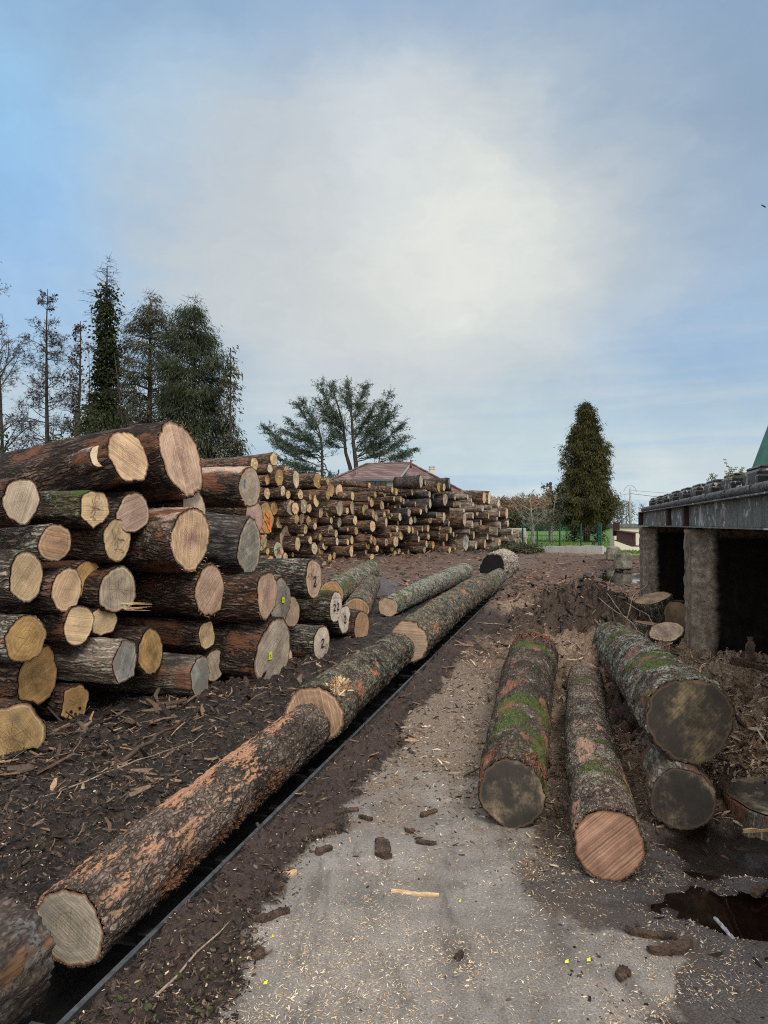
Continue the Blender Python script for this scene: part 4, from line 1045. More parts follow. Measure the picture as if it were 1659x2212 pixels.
# ------------------------------------------------------------------ loose debris (nobody could count it)
def vis_point(rs, n, y0, y1, power=1.0):
    """random ground points in front of the camera, denser where they show"""
    inv = rs.uniform((1/y1)**power, (1/y0)**power, n)**(1/power)
    Y = 1/inv; X = rs.uniform(-.62, .62, n)*Y
    return X, Y
def debris_mat(name, cols, rough=.9):
    m, N = new_mat(name)
    a = N.n('ShaderNodeAttribute', attribute_name='tint').outputs['Color']
    t = N.n('ShaderNodeTexCoord').outputs['Object']
    c = N.mix(1.0, a, N.ramp(N.noise(t, 60, 3, .7), [(.3, .55), (.7, 1.35)]), 'MULTIPLY')
    finish(N, c, rough, N.noise(t, 90, 2), .4, .005)
    return m
def scatter(name, label, n, y0, y1, dens, size, asp, cols, seed, tilt=.25, thick=.25, power=1.0, lift=.3, extra_pts=None):
    rs = np.random.RandomState(seed)
    X, Y = vis_point(rs, n*3, y0, y1, power)
    z = zones(X, Y)
    p = dens(z, X, Y)
    pit = (z['vv'] > TR0-.02) & (z['vv'] < TR1+.03)
    k = (rs.rand(len(X)) < p) & ~pit
    X, Y = X[k][:n], Y[k][:n]
    Z = ground_z(X, Y)
    n = len(X)
    L = rs.uniform(size[0], size[1], n)*rs.uniform(.4, 1, n)*.5; Wd = L*rs.uniform(asp[0], asp[1], n); T = Wd*thick
    a = rs.uniform(0, 2*math.pi, n); e = rs.normal(0, tilt, n)
    d = np.stack([np.cos(a)*np.cos(e), np.sin(a)*np.cos(e), np.sin(e)], -1)
    r = rs.normal(0, tilt*1.5, n)
    s = np.stack([-np.sin(a)*np.cos(r), np.cos(a)*np.cos(r), np.sin(r)], -1)
    u = np.cross(d, s)
    C = np.stack([X, Y, Z+T*.5+lift*L*np.abs(np.sin(e))+.001], -1)
    bend = rs.uniform(-.25, .25, n)
    # wedge shaped strip of 2 segments: 8 corners + 4 at mid
    V = []
    for (t, wf, bf) in ((-1, .5, 0), (0, 1, 1), (1, .45, 0)):
        jit = rs.uniform(.6, 1.3, n)
        mid = C+d*(L*t)[:, None]+s*(L*bend*bf)[:, None]
        for (p_, q_) in ((-1, -1), (1, -1), (1, 1), (-1, 1)):
            V.append(mid+s*(Wd*wf*jit*p_)[:, None]+u*(T*q_)[:, None])
    V = np.stack(V, 1).reshape(-1, 3)
    base = (np.arange(n)*12)[:, None, None]
    q = []
    for g in (0, 4):
        for c in range(4): q.append([g+c, g+(c+1) % 4, g+4+(c+1) % 4, g+4+c])
    q += [[3, 2, 1, 0], [8, 9, 10, 11]]
    Q = (base+np.array(q)[None]).reshape(-1, 4)
    cols = np.array(cols); ci = rs.randint(0, len(cols), n); cc = cols[ci]*rs.uniform(.6, 1.3, n)[:, None]
    cc = np.repeat(np.concatenate([cc, np.ones((n, 1))], 1), 12, axis=0)
    mb = MB(); mb.add(V, Q, col=cc)
    return mb.build(name, M['debris'], None, smooth=False, kind='stuff', label=label, cat=name.replace('_', ' '))
M['debris'] = debris_mat('loose_debris', None)
def noise_at(X, Y, s, seed): return fbm(np.stack([X, Y, 0*X], -1)*s, seed, 3)
CHIP = [(.62, .50, .36), (.55, .42, .28), (.68, .58, .45), (.45, .31, .19)]
scatter('sawdust_flakes', 'pale sawdust flakes scattered over the concrete strip', 30000, 2.2, 11,
        lambda z, X, Y: np.clip((z['left'])*(.10+.70*ss(noise_at(X, Y, 2.2, 71), -.1, .6)+.35*ss(X, .1, .9)*ss(Y, 2.8, 3.6)-.35*ss(X, .9, 1.1)*(Y < 3.1)), 0, 1)*(1-z['wet'])*(1-.6*ss(Y, 7, 10)),
        (.006, .022), (.12, .32), CHIP, 1, thick=.3)
scatter('sawdust_flakes', 'few pale flakes lying on the dark mud left of the conveyor', 1500, 2.5, 12, lambda z, X, Y: (1-z['left'])*.5, (.01, .028), (.2, .6), CHIP, 2)
BK = [(.13, .08, .055), (.20, .125, .08), (.08, .055, .04), (.26, .16, .10), (.17, .12, .09)]
RED = [(.22, .125, .08), (.31, .19, .125), (.14, .085, .062), (.09, .058, .045), (.05, .035, .03)]
DK = [(.025, .019, .016), (.05, .036, .028), (.085, .06, .045), (.14, .10, .072), (.016, .013, .012)]
scatter('bark_shreds', 'brown bark shreds covering the ground round the right hand logs and piers', 24000, 3.0, 20,
        lambda z, X, Y: np.clip(z['tan']*1.0+.5*z['left']*ss(z['uu'], 6, 10)+.10*z['left']*ss(z['uu'], 4, 7), 0, 1)*(1-z['wet']), (.015, .15), (.08, .32), BK+DK[:2]+[(.34, .24, .165), (.42, .31, .22), (.52, .40, .29), (.48, .36, .26), (.58, .46, .34)], 3, tilt=.4, power=1.2)
scatter('dark_shreds', 'dark wet bark shreds matted between the conveyor and the near stack', 16000, 2.4, 14,
        lambda z, X, Y: (1-z['left'])*(1-z['strip']*.85)*ss(z['uu']-.8*z['vv']+z['n1'], 4.0, 6.8), (.015, .13), (.07, .3), DK+DK+DK+BK+[(.3, .21, .14)], 4, tilt=.3, power=1.2)
scatter('mud_shreds', 'fine black mud fibres on the trampled ground left of the conveyor', 26000, 2.3, 9,
        lambda z, X, Y: (1-z['left'])*(1-z['strip']*.5), (.008, .045), (.10, .5), DK+DK+DK+BK[:1], 14, tilt=.5, power=1.1)
scatter('mud_crumbs', 'dark mud crumbs along the edge of the concrete strip', 9000, 2.2, 9,
        lambda z, X, Y: np.clip(1-np.abs(z['vv']+.07*z['n1']+1.33)/.13, 0, 1)*.9+.10*ss(z['n1']+z['n2']*.6, .65, .9)*z['left']*(Y < 8)+.012*z['left'], (.006, .024), (.3, .8), DK+BK[:2], 5, tilt=.4, thick=.35)
scatter('reddish_shreds', 'reddish bark litter over the far yard', 9000, 13, 40,
        lambda z, X, Y: z['red']*(1-z['grass'])*.9*(1-z['track'])*(1-z['fw']), (.08, .45), (.10, .35), RED+BK, 6, tilt=.2, power=.9)
def farfoot(z, X, Y):
    fy = 26+(X+4)*20/13.1
    return np.exp(-((Y-fy+.5)/1.6)**2)*(X < 9.5)*(X > -7)
scatter('bark_litter', 'brown bark litter heaped along the foot of the far stack', 7000, 20, 50, farfoot, (.1, .5), (.08, .35), RED+BK+[(.4, .3, .2)], 7, tilt=.45, power=.8)
def footnear(z, X, Y):
    fy = 7.7+(X+1.2)*1.5
    return np.exp(-((Y-fy+.5)/.9)**2)*(1-z['left'])
scatter('bark_litter', 'bark strips and splinters along the foot of the near stack', 2600, 3.5, 12, footnear, (.06, .34), (.07, .25), BK+DK+[(.36, .24, .16)], 8, tilt=.3)
def heap(z, X, Y):
    return np.exp(-(((X-3.3)/.9)**2+((Y-11.6)/1.1)**2))+np.exp(-(((X-3.9)/.8)**2+((Y-14.2)/1.9)**2))
scatter('leaf_and_bark_heap', 'heap of dark bark and dead leaves before the farther pier', 13000, 8, 18, heap, (.03, .20), (.10, .5), DK+DK+DK+BK[:2], 9, tilt=.8)
scatter('moss_tufts', 'green moss crumbs on the mud edge and round the logs', 1100, 2.3, 12,
        lambda z, X, Y: (ss(noise_at(X, Y, 1.7, 88), .45, .7))*(np.exp(-((z['vv']+1.35)/.15)**2)+.12*(1-z['left'])), (.01, .03), (.4, .9), [(.07, .09, .025), (.10, .12, .04), (.05, .05, .02)], 10, tilt=.6, thick=.8)
pA, pB, pC, pD = on_ground(1530, 1812), on_ground(1640, 2075), on_ground(740, 1770), on_ground(905, 1810)
def spots(z, X, Y):
    return sum(np.exp(-(((X-c.x)/a)**2+((Y-c.y)/b)**2)) for c, a, b in ((pA, .14, .12), (pB, .10, .07), (pC, .10, .12), (pD, .05, .05), (on_ground(1400, 2005), .09, .04)))
scatter('bark_litter', 'little heaps of bark crumbs on the concrete edge and beside the puddle', 1500, 2.2, 5, spots, (.02, .09), (.1, .4), BK+DK+[(.3, .19, .12)], 19, tilt=.5)
scatter('fine_litter', 'fine brown litter strewn over the lane between the conveyor and the right hand logs', 15000, 3.2, 10,
        lambda z, X, Y: z['left']*ss(Y+.5*z['n1'], 3.3, 5.2)*(.5+.5*ss(z['n2'], -.3, .4))*(1-z['wet']), (.012, .05), (.1, .4), BK+CHIP[:2]+DK[:2]+[(.3, .2, .13)], 20, tilt=.3)
# grass beyond the fence
def grass():
    rs = np.random.RandomState(5); n = 16000
    Y = 1/rs.uniform(1/120, 1/40, n); X = rs.uniform(.12, .36, n)*Y
    k = zones(X, Y)['grass'] > .5; X, Y = X[k], Y[k]; n = len(X)
    h = rs.uniform(.05, .16, n); a = rs.uniform(0, 6.28, n); w = rs.uniform(.02, .05, n)
    C = np.stack([X, Y, np.zeros(n)], -1); s = np.stack([np.cos(a), np.sin(a), 0*a], -1)*w[:, None]
    tip = C+np.stack([rs.normal(0, .04, n), rs.normal(0, .04, n), h], -1)
    V = np.stack([C-s, C+s, tip], 1).reshape(-1, 3)
    cc = np.array([[.07, .14, .025], [.10, .19, .035], [.14, .22, .05]])[rs.randint(0, 3, n)]
    cc = np.repeat(np.concatenate([cc, np.ones((n, 1))], 1), 3, axis=0)
    mb = MB(); mb.add(V, np.arange(3*n).reshape(-1, 3), col=cc)
    mb.build('grass', M['debris'], None, smooth=False, kind='stuff', label='short green grass blades of the field beyond the fence', cat='grass')
grass()

# ------------------------------------------------------------------ single pieces lying about
def chunk(px, py, ln, w, ang, label, mat='barkchunk', name='bark_piece', cat='piece of bark', h=.012, curve=.3, seed=1, group='single bark pieces on the concrete'):
    P = on_ground(px, py); rs = np.random.RandomState(seed); n = 12; a = rad(ang)
    d = np.array([math.cos(a), math.sin(a), 0]); s = np.array([-math.sin(a), math.cos(a), 0])
    V = []; m = 7
    for k in range(n):
        f = k/(n-1)-.5; ww = w/2*(1-abs(f*1.6)**3)*(1+.25*rs.uniform(-1, 1))+.004
        c = np.array(P)+d*ln*f+s*w*.35*math.sin(f*4+seed)
        for q in range(m):
            g = (q/(m-1)-.5)*2
            V.append(c+s*ww*g+np.array([0, 0, h*(1.2-curve*g*g)+.004*rs.uniform(-1, 1)+.004]))
        for q in range(m-1, -1, -1):
            g = (q/(m-1)-.5)*2
            V.append(c+s*ww*g*.98+np.array([0, 0, .001]))
    r = 2*m
    Q = [[k*r+q, k*r+(q+1) % r, (k+1)*r+(q+1) % r, (k+1)*r+q] for k in range(n-1) for q in range(r)]
    mb = MB(); mb.add(V, Q)
    for b in (0, n-1):
        mb.add([V[b*r+q] for q in range(r)], [[q, q+1, r-2-q, r-1-q] for q in range(m-1)])
    return mb.build(name, M[mat], None, smooth=False, label=label, cat=cat, group=group)
chunk(828, 1832, .19, .075, 118, 'broad brown bark slab in the middle of the concrete', seed=3, h=.02)
chunk(896, 1925, .22, .013, -8, 'long thin pale splinter lying across the concrete', 'splinter', 'wood_splinter', 'wood splinter', .006, seed=4)
chunk(1443, 2042, .20, .045, 14, 'thick brown bark bar on the wet asphalt below the puddle', seed=5, h=.016)
chunk(590, 1974, .16, .035, 22, 'reddish bark strip at the mud edge, lower left of the broad slab', seed=6, h=.016)
chunk(700, 1795, .18, .05, 42, 'orange brown bark strip with frayed end at the mud edge', seed=7, h=.02)
chunk(745, 1752, .17, .03, 28, 'dark bark strip above the frayed orange brown one', seed=8)
chunk(925, 1755, .13, .03, 52, 'dark narrow bark piece on the concrete left of the mossy log', seed=9)
chunk(920, 1818, .11, .022, -4, 'small dark flat bark piece right of the broad slab', seed=10)
chunk(620, 1885, .10, .03, 15, 'short orange torn bark piece at the mud edge', 'splinter', seed=11)
chunk(1400, 2012, .20, .035, -22, 'dark wet bark strip just above the thick brown bar', seed=12)
chunk(700, 1835, .10, .035, 60, 'short orange brown strip below the frayed bark strip', seed=21, h=.014)
chunk(790, 1765, .09, .02, -20, 'small dark bark strip right of the frayed one', seed=22)
chunk(885, 1792, .05, .03, 10, 'mossy dark crumb near the narrow bark piece', seed=23)
chunk(560, 2052, .07, .03, 80, 'dark mud covered bark crumb at the lower mud edge', seed=24)
chunk(990, 2060, .05, .02, 35, 'tiny bark crumb on clean concrete right of the centre', seed=25)
chunk(1340, 2098, .06, .05, 5, 'small square reddish bark crumb near the bottom edge', seed=13)
chunk(1640, 1920, .16, .04, 30, 'reddish plank splinter at the right rim of the puddle', seed=14)
chunk(1180, 1655, .12, .03, 70, 'brown bark crumb beside the mossy red barked log', seed=15)
chunk(1556, 1998, .15, .007, 94, 'thin pale sliver painted in for the sky reflection on the puddle', 'sky_glint' if 'sky_glint' in M else 'splinter', 'wood_splinter', 'wood splinter', .004, seed=16)  # added sliver, no real splinter: paints the bright sky reflection on the water
for k, (px, py) in enumerate([(1220, 2073), (1267, 2069), (576, 2118), (591, 2018), (1656, 1997), (64, 1748), (992, 1944)]):
    P = on_ground(px, py); mb = MB(); s = .008 if k not in (3, 6) else .004
    mb.add([P+Vector((-s, -s*.4, .006)), P+Vector((s*.8, -s*.6, .008)), P+Vector((s, s*.5, .018)), P+Vector((-s*.6, s*.5, .012))], [[0, 1, 2, 3]])
    mb.build('paper_scrap', M['yellow'], None, smooth=False, cat='scrap', group='yellow tag scraps on the ground',
             label=['yellow scrap on the concrete, left one of a close pair near the bottom', 'yellow scrap, right one of the close pair near the bottom', 'yellow scrap at the bottom edge of the concrete, lower left',
                    'tiny yellow scrap on the concrete near the lower left mud edge', 'yellow scrap at the right edge under the puddle', 'yellow scrap on the dark mud below the huge pale butt', 'tiny yellow dot scrap in the middle of the concrete'][k])
# long twigs
def twig(pts, r, label, group='loose twigs and branches', mat='twig'):
    mb = MB(); rs = random.Random(len(label))
    for P, rr in pts:
        P = [Vector(p) for p in P]; Q = []
        for a, b in zip(P, P[1:]):
            for k in range(4): Q.append(a.lerp(b, k/4)+Vector((rs.uniform(-1, 1), rs.uniform(-1, 1), rs.uniform(-1, 1)))*rr*1.2)
        Q.append(P[-1]); n = len(Q)
        mb.tube([list(q) for q in Q], [rr*(1-.7*k/n) for k in range(n)], 5)
    return mb.build('twig', M[mat], None, label=label, cat='twig', group=group)
M['twig'] = plain_mat('pale_twig', (.33, .26, .20), .8, .3, 20, col2=(.2, .15, .11))
M['twigdark'] = plain_mat('dark_twig', (.09, .06, .045), .8, .3, 20)
g = lambda px, py, z=.02: on_ground(px, py, z)
twig([([g(150, 1700, .05), g(300, 1640, .07), g(420, 1600, .05), g(490, 1545, .03)], .006)], .006, 'long bent pale twig lying on the dark mud between conveyor and stack')
twig([([g(330, 2150, .03), g(512, 1968, .03)], .006)], .01, 'long straight brown stick on the mud strip beside the rail')
twig([([g(20, 1760, .04), g(110, 1715, .05), g(160, 1690, .04)], .006)], .006, 'thin pale twig on the dark mud at the left edge')
twig([([at(1388, 1372, 8.6), at(1345, 1330, 8.9), at(1292, 1290, 9.2)], .011), ([at(1345, 1330, 8.9), at(1310, 1280, 9.0), at(1318, 1250, 9.0)], .007)], .01, 'pale forked branch sticking out of the dark heap')
twig([([at(1350, 1345, 8.6), at(1365, 1290, 8.7), at(1398, 1262, 8.8)], .008), ([at(1365, 1290, 8.7), at(1345, 1262, 8.8)], .005)], .01, 'Y shaped pale twig standing before the farther pier')
twig([([at(1330, 1352, 8.3), at(1322, 1312, 8.4)], .012)], .01, 'short upright brown stick behind the mossy top log', mat='twigdark')
twig([([at(1418, 1462, 7.0), at(1430, 1400, 7.2), at(1400, 1330, 7.6), at(1348, 1300, 7.8)], .006), ([at(1430, 1400, 7.2), at(1442, 1420, 7.0), at(1408, 1450, 6.9)], .005), ([at(1442, 1420, 7.0), at(1448, 1350, 7.2)], .005)], .01, 'tangled pale twigs in front of the thin tilted slab')
twig([([g(1000, 1672, .02), g(1040, 1655, .03), g(1072, 1640, .03)], .008)], .01, 'dark curved branch on the ground left of the mossy log', mat='twigdark')
twig([([g(1210, 1480, .05), g(1270, 1425, .1), g(1305, 1420, .1)], .014)], .01, 'dark branch between the mossy log and the middle log', mat='twigdark')
twig([([g(1030, 1345, .04), g(1115, 1352, .06), g(1140, 1338, .05)], .012)], .01, 'short pale branch on the litter behind the right hand logs')
twig([([g(1090, 1392, .04), g(1230, 1402, .09), g(1275, 1390, .05)], .016)], .01, 'dark fallen branch lying crosswise behind the mossy log', mat='twigdark')
twig([([g(270, 1640, .06), g(340, 1590, .09), g(410, 1545, .08)], .02)], .01, 'dark split branch on the mud in front of the near stack', mat='twigdark')
slivers(at(1575, 1425, 6.0), [((.9, -.2, -.22), .42, .035)], 'long reddish bark board leaning in the debris under the deck', mat='barkchunk')
slivers(at(1620, 1430, 5.6), [((.02, .1, 1), .20, .045), ((.12, .1, 1), .17, .03)], 'broken upright wood chunk under the deck at the right edge', mat='barkchunk')
slivers(on_ground(1600, 1790, .02), [((.9, -.15, .10), .28, .012)], 'pale grey splinter beside the low stump slice', mat='splinter')
# ------------------------------------------------------------------ sunken conveyor: rail, pit wall, chain, saddles
M['rail'] = plain_mat('worn_rail_steel', (0.16, 0.17, 0.175), 0.38, .2, 20, .1, metal=.7, col2=(.09, .095, .10))
M['blacksteel'] = plain_mat('greasy_black_steel', (0.012, 0.012, 0.013), 0.45, .4, 20, .3, metal=.3)
def R3(Rm): return np.array(Rm)
t = thing('log_conveyor', 'sunken chain conveyor with a worn steel edge rail, running under the line of logs', 'conveyor', uv(2, RAIL_V, 0))
ti = t.matrix_world
def sub(mb, name, mat, parent, smooth=False, **kw):
    o = mb.build(name, mat, parent, smooth=smooth, **kw)
    return o
def off(mb, t):
    loc = np.array(t.location)
    mb.V = [v-loc for v in mb.V]; return mb
mb = MB()
L = 21.5-1.0
mb.box(uv(1.0+L/2, RAIL_V+.006, .002), (L, .024, .03), RUV, bev=.004)
mb.box(uv(1.0+L/2, RAIL_V-.002, -.15), (L, .008, .27), RUV)
sub(off(mb, t), 'edge_rail', M['rail'], t)
mb = MB(); mb.box(uv(1.0+L/2, TR0-.015, -.16), (L, .02, .33), RUV); sub(off(mb, t), 'pit_wall', M['blacksteel'], t)
for k in range(28):
    mb = MB(); u = 1.4+k*.72
    zz = -.12
    mb.box(uv(u, -1.95, zz-.08), (.05, .26, .05), RUV, bev=.008)
    for s in (-1, 1): mb.box(uv(u, -1.95+s*.11, zz-.05), (.06, .06, .10), RUV, bev=.008)
    sub(off(mb, t), 'saddle', M['blacksteel'], t)
mb = MB()
for k in range(150):
    mb.box(uv(1.2+k*.135, -1.95, -.36), (.11, .05 if k % 2 else .075, .035), RUV, bev=.006)
sub(off(mb, t), 'chain', M['blacksteel'], t)
mb = MB(); mb.box(uv(2.12, -1.80, -.10), (.09, .12, .07), RUV, bev=.01); sub(off(mb, t), 'chain_bracket', M['rail'], t)

# ------------------------------------------------------------------ raised deck on concrete piers at the right
def concrete_mat(name, oil=True):
    m, N = new_mat(name)
    t = N.n('ShaderNodeTexCoord').outputs['Object']
    n1 = N.noise(t, 3, 5, .65); n2 = N.noise(t, 11, 8, .72); n3 = N.noise(N.v('MULTIPLY', t, (1, 1, .06)), 16, 4, .6)
    c = N.ramp(n2, [(.30, (.11, .09, .072)), (.5, (.30, .26, .215)), (.70, (.55, .50, .43))])
    c = N.mix(1.0, c, N.ramp(n1, [(.3, .6), (.7, 1.15)]), 'MULTIPLY')
    x, y, z = N.xyz(t)
    # local x = along the conveyor, y = to the right.  Left flank: vertical oil runs and scrape marks
    side = N.step(y, .05, .015)
    runs = N.ramp(n3, [(.35, (.05, .042, .037)), (.52, (.18, .14, .11)), (.7, (.36, .30, .25))])
    c = N.mix(N.m('MULTIPLY', side, .85), c, runs)
    grime = N.step(N.m('ADD', y, N.m('MULTIPLY', N.m('SUBTRACT', n1, .5), .2)), .22, .34)
    oilc = N.ramp(N.noise(N.v('MULTIPLY', t, (1, 1, .3)), 9, 5, .7), [(.35, (.002, .002, .002)), (.75, (.010, .0075, .006))])
    if oil: c = N.mix(N.m('MULTIPLY', grime, .985), c, oilc)
    saw = N.m('MULTIPLY', N.step(z, 1.50, 1.62), N.step(N.noise(t, 14, 3), .3, .5))
    c = N.mix(N.m('MULTIPLY', saw, .6), c, (.23, .155, .105))
    finish(N, c, .95, N.m('ADD', n2, N.m('MULTIPLY', n3, .5)), .6, .02, spec=.08)
    return m
M['pier'] = concrete_mat('pier_concrete')
M['block'] = plain_mat('old_concrete', (.27, .25, .21), .92, .35, 5, .8, col2=(.12, .12, .085), dist=.03)
def rough_box(size, nseg, seed, amp=.02, corner=.05):
    """box centred on x, from 0..y, 0..z, as displaced rounded grid"""
    sx, sy, sz = size; hx, hy, hz = sx/2, sy/2, sz/2
    V = {}; Vl = []; Q = []
    nx, ny, nz = nseg
    def vid(i, j, k):
        key = (i, j, k)
        if key not in V: V[key] = len(Vl); Vl.append([(i/nx-.5)*sx, (j/ny-.5)*sy, (k/nz-.5)*sz])
        return V[key]
    for k in (0, nz):
        for i in range(nx):
            for j in range(ny): q = [vid(i, j, k), vid(i, j+1, k), vid(i+1, j+1, k), vid(i+1, j, k)]; Q.append(q if k == 0 else q[::-1])
    for j in (0, ny):
        for i in range(nx):
            for k in range(nz): q = [vid(i, j, k), vid(i+1, j, k), vid(i+1, j, k+1), vid(i, j, k+1)]; Q.append(q if j == 0 else q[::-1])
    for i in (0, nx):
        for j in range(ny):
            for k in range(nz): q = [vid(i, j, k), vid(i, j, k+1), vid(i, j+1, k+1), vid(i, j+1, k)]; Q.append(q if i == 0 else q[::-1])
    P = np.array(Vl); h = np.array([hx, hy, hz])
    inner = np.clip(P, -(h-corner), h-corner); d = P-inner; l = np.linalg.norm(d, axis=1)[:, None]
    P = inner+np.where(l > 1e-6, d/np.maximum(l, 1e-9)*np.minimum(l, corner), 0)
    nrm = P/(h+.0); nrm = nrm/np.linalg.norm(nrm, axis=1)[:, None]
    P = P+nrm*(amp*fbm(P*6, seed, 4))[:, None]+np.where(l > 1e-6, d/np.maximum(l, 1e-9), 0)*(amp*.8*fbm(P*19, seed+4, 3))[:, None]
    return P, Q
PV = None
p0 = on_ground(1487, 1442); PIER_V = p0.dot(Vv); PIER_U = p0.dot(U)   # front left foot of the nearer pier
deck = thing('transfer_deck', 'raised log transfer deck of grey steel beams with black blocks and rollers, right side', 'machine', uv(PIER_U, PIER_V, 0))
def pier(u, label):
    t = thing('concrete_pier', label, 'pier', uv(u, PIER_V, 0), 'concrete piers carrying the deck')
    t.rotation_euler = (0, 0, math.atan2(U.y, U.x))
    P, Q = rough_box((.34, 3.4, 1.66), (10, 60, 46), int(u*10), .018, .045)
    # local x along U, local y must run to the right (-left), flip
    P = np.stack([P[:, 0]+.17, -(P[:, 1]+1.7), P[:, 2]+.81], -1)
    Q = [q[::-1] for q in Q]
    mb = MB(); mb.add(P, Q)
    return mb.build('concrete_wall', M['pier2'], t, smooth=True)
# material wants y to the right: use a mirrored lookup
def pier_mat():
    m = concrete_mat('pier_concrete_oiled')
    nt = m.node_tree
    tc = [n for n in nt.nodes if n.type == 'TEX_COORD'][0]
    v = nt.nodes.new('ShaderNodeVectorMath'); v.operation = 'MULTIPLY'; v.inputs[1].default_value = (1, -1, 1)
    tos = [l.to_socket for l in list(nt.links) if l.from_node == tc]
    nt.links.new(tc.outputs['Object'], v.inputs[0])
    for s in tos: nt.links.new(v.outputs[0], s)
    return m
M['pier2'] = pier_mat()
pier(PIER_U, 'nearer oil blackened concrete pier under the deck')
pier(PIER_U+5.6, 'farther oil blackened concrete pier under the deck end')
pier(PIER_U-6.2, 'concrete pier under the deck at the right edge, nearest to the camera')
def steel_mat():
    m, N = new_mat('weathered_beam_paint')
    t = N.n('ShaderNodeTexCoord').outputs['Object']
    n1 = N.noise(t, 2.6, 4, .6); n2 = N.noise(t, 20, 5, .7); st = N.noise(N.v('MULTIPLY', t, (1, 1, .12)), 22, 4, .6)
    c = N.ramp(st, [(.3, (.085, .088, .085)), (.7, (.22, .225, .215))])
    c = N.mix(1.0, c, N.ramp(n2, [(.3, .7), (.7, 1.2)]), 'MULTIPLY')
    sm = N.noise(N.v('ADD', N.v('MULTIPLY', t, (1, 1, .5)), N.v('SCALE', N.noise(t, 5, 3, out=1), sc=.5)), 5, 4, .6)
    c = N.mix(N.m('MULTIPLY', N.step(sm, .54, .60), N.step(n1, .42, .55)), c, (.46, .52, .55))
    rust = N.m('MULTIPLY', N.step(N.m('ADD', n1, N.m('MULTIPLY', N.m('SUBTRACT', st, .5), .5)), .60, .66), .9)
    c = N.mix(rust, c, (.15, .055, .03))
    finish(N, c, .6, n2, .3, .01, extra={'Metallic': .1})
    return m
M['beam'] = steel_mat()
M['rust'] = plain_mat('rusty_steel', (.16, .065, .045), .85, .3, 8, .4, col2=(.10, .05, .04))
M['rustdark'] = plain_mat('dark_rust', (.035, .018, .014), .85, .3, 8, .4)
M['pipe'] = plain_mat('grey_black_roller', (.13, .135, .14), .6, .5, 25, .5, col2=(.03, .03, .032), metal=.2)
def bitumen_mat():
    m, N = new_mat('peeling_black_paint')
    t = N.n('ShaderNodeTexCoord').outputs['Object']
    n1 = N.noise(t, 8, 4, .6, dist=.8); n2 = N.noise(t, 40, 3, .6)
    geo = N.xyz(N.n('ShaderNodeNewGeometry').outputs['Normal'])[2]
    c = N.mix(N.step(n1, .585, .60), (.010, .010, .012), (.26, .27, .28))
    dust = N.m('MULTIPLY', N.step(geo, .5, .9), N.step(n1, .47, .60))
    dust = N.m('MULTIPLY', dust, .55)
    c = N.mix(dust, c, N.ramp(n2, [(.3, (.06, .045, .035)), (.7, (.22, .17, .125))]))
    finish(N, c, N.mix(dust, (.35, .35, .35), (.9, .9, .9)), n2, .4, .01)
    return m
M['bitumen'] = bitumen_mat()
BU0, BU1 = PIER_U-7.5, PIER_U+5.95
Lb = BU1-BU0; um = (BU0+BU1)/2
mb = MB()
bz0, bz1 = 1.655, 1.93
mb.box(uv(um, PIER_V+.085, (bz0+bz1)/2), (Lb, .012, bz1-bz0-.03), RUV)
mb.box(uv(um, PIER_V+.075, bz0+.006), (Lb, .16, .014), RUV)
mb.box(uv(um, PIER_V+.075, bz1-.006), (Lb, .16, .014), RUV)
sub(off(mb, deck), 'beam', M['beam'], deck)
mb = MB(); mb.box(uv(BU1+.01, PIER_V+.07, (bz0+bz1)/2), (.02, .17, bz1-bz0-.002), RUV); sub(off(mb, deck), 'end_plate', M['rustdark'], deck)
for u in (PIER_U+.55, PIER_U+2.1, PIER_U-3.4, PIER_U+4.8):
    if u < PIER_U+3: 
        mb = MB(); mb.box(uv(u, PIER_V+.052, (bz0+bz1)/2), (.15 if u > PIER_U else .12, .055, bz1-bz0-.032), RUV)
        sub(off(mb, deck), 'web_stiffener', M['rustdark'], deck)
# second beam further right and a deck plate above
mb = MB(); mb.box(uv(um, PIER_V+1.6, 1.79), (Lb, .05, .27), RUV); sub(off(mb, deck), 'rear_beam', M['rustdark'], deck)
mb = MB(); mb.box(uv(um, PIER_V+1.75, 1.965), (Lb, 3.1, .03), RUV); sub(off(mb, deck), 'deck_plate', M['bitumen'], deck)
# roller sections along the edge
u = BU0; k = 0
while u < BU1-.3:
    mb = MB(); n = 10
    P = [list(uv(u+.03+q*.84/9, PIER_V+.055, 1.975)) for q in range(10)]
    mb.tube(P, [.034]+[.042]*8+[.034], 14)
    sub(off(mb, deck), 'roller', M['pipe'], deck, True)
    mb = MB(); mb.box(uv(u+.91, PIER_V+.055, 1.972), (.05, .06, .085), RUV, bev=.012); sub(off(mb, deck), 'roller_bearing', M['blacksteel'], deck)
    u += .95; k += 1
u = BU0; k = 0; rs = random.Random(2)
while u < BU1-.2:
    mb = MB(); h = .185+rs.uniform(-.008, .008)
    c = uv(u+.46, PIER_V+.155+.30, 1.975+h/2)
    mb.box(c, (.56, .62, h), RUV, bev=.03)
    mb.box(c+Vector((0, 0, h/2+.012)), (.50, .57, .03), RUV, bev=.012)
    sub(off(mb, deck), 'deck_block', M['bitumen'], deck)
    if True:
        mb = MB(); mb.box(uv(u+.03, PIER_V+.14, 1.985+.05), (.12, .09, .12), RUV, bev=.012); sub(off(mb, deck), 'bumper', M['bitumen'], deck)
    u += .95; k += 1
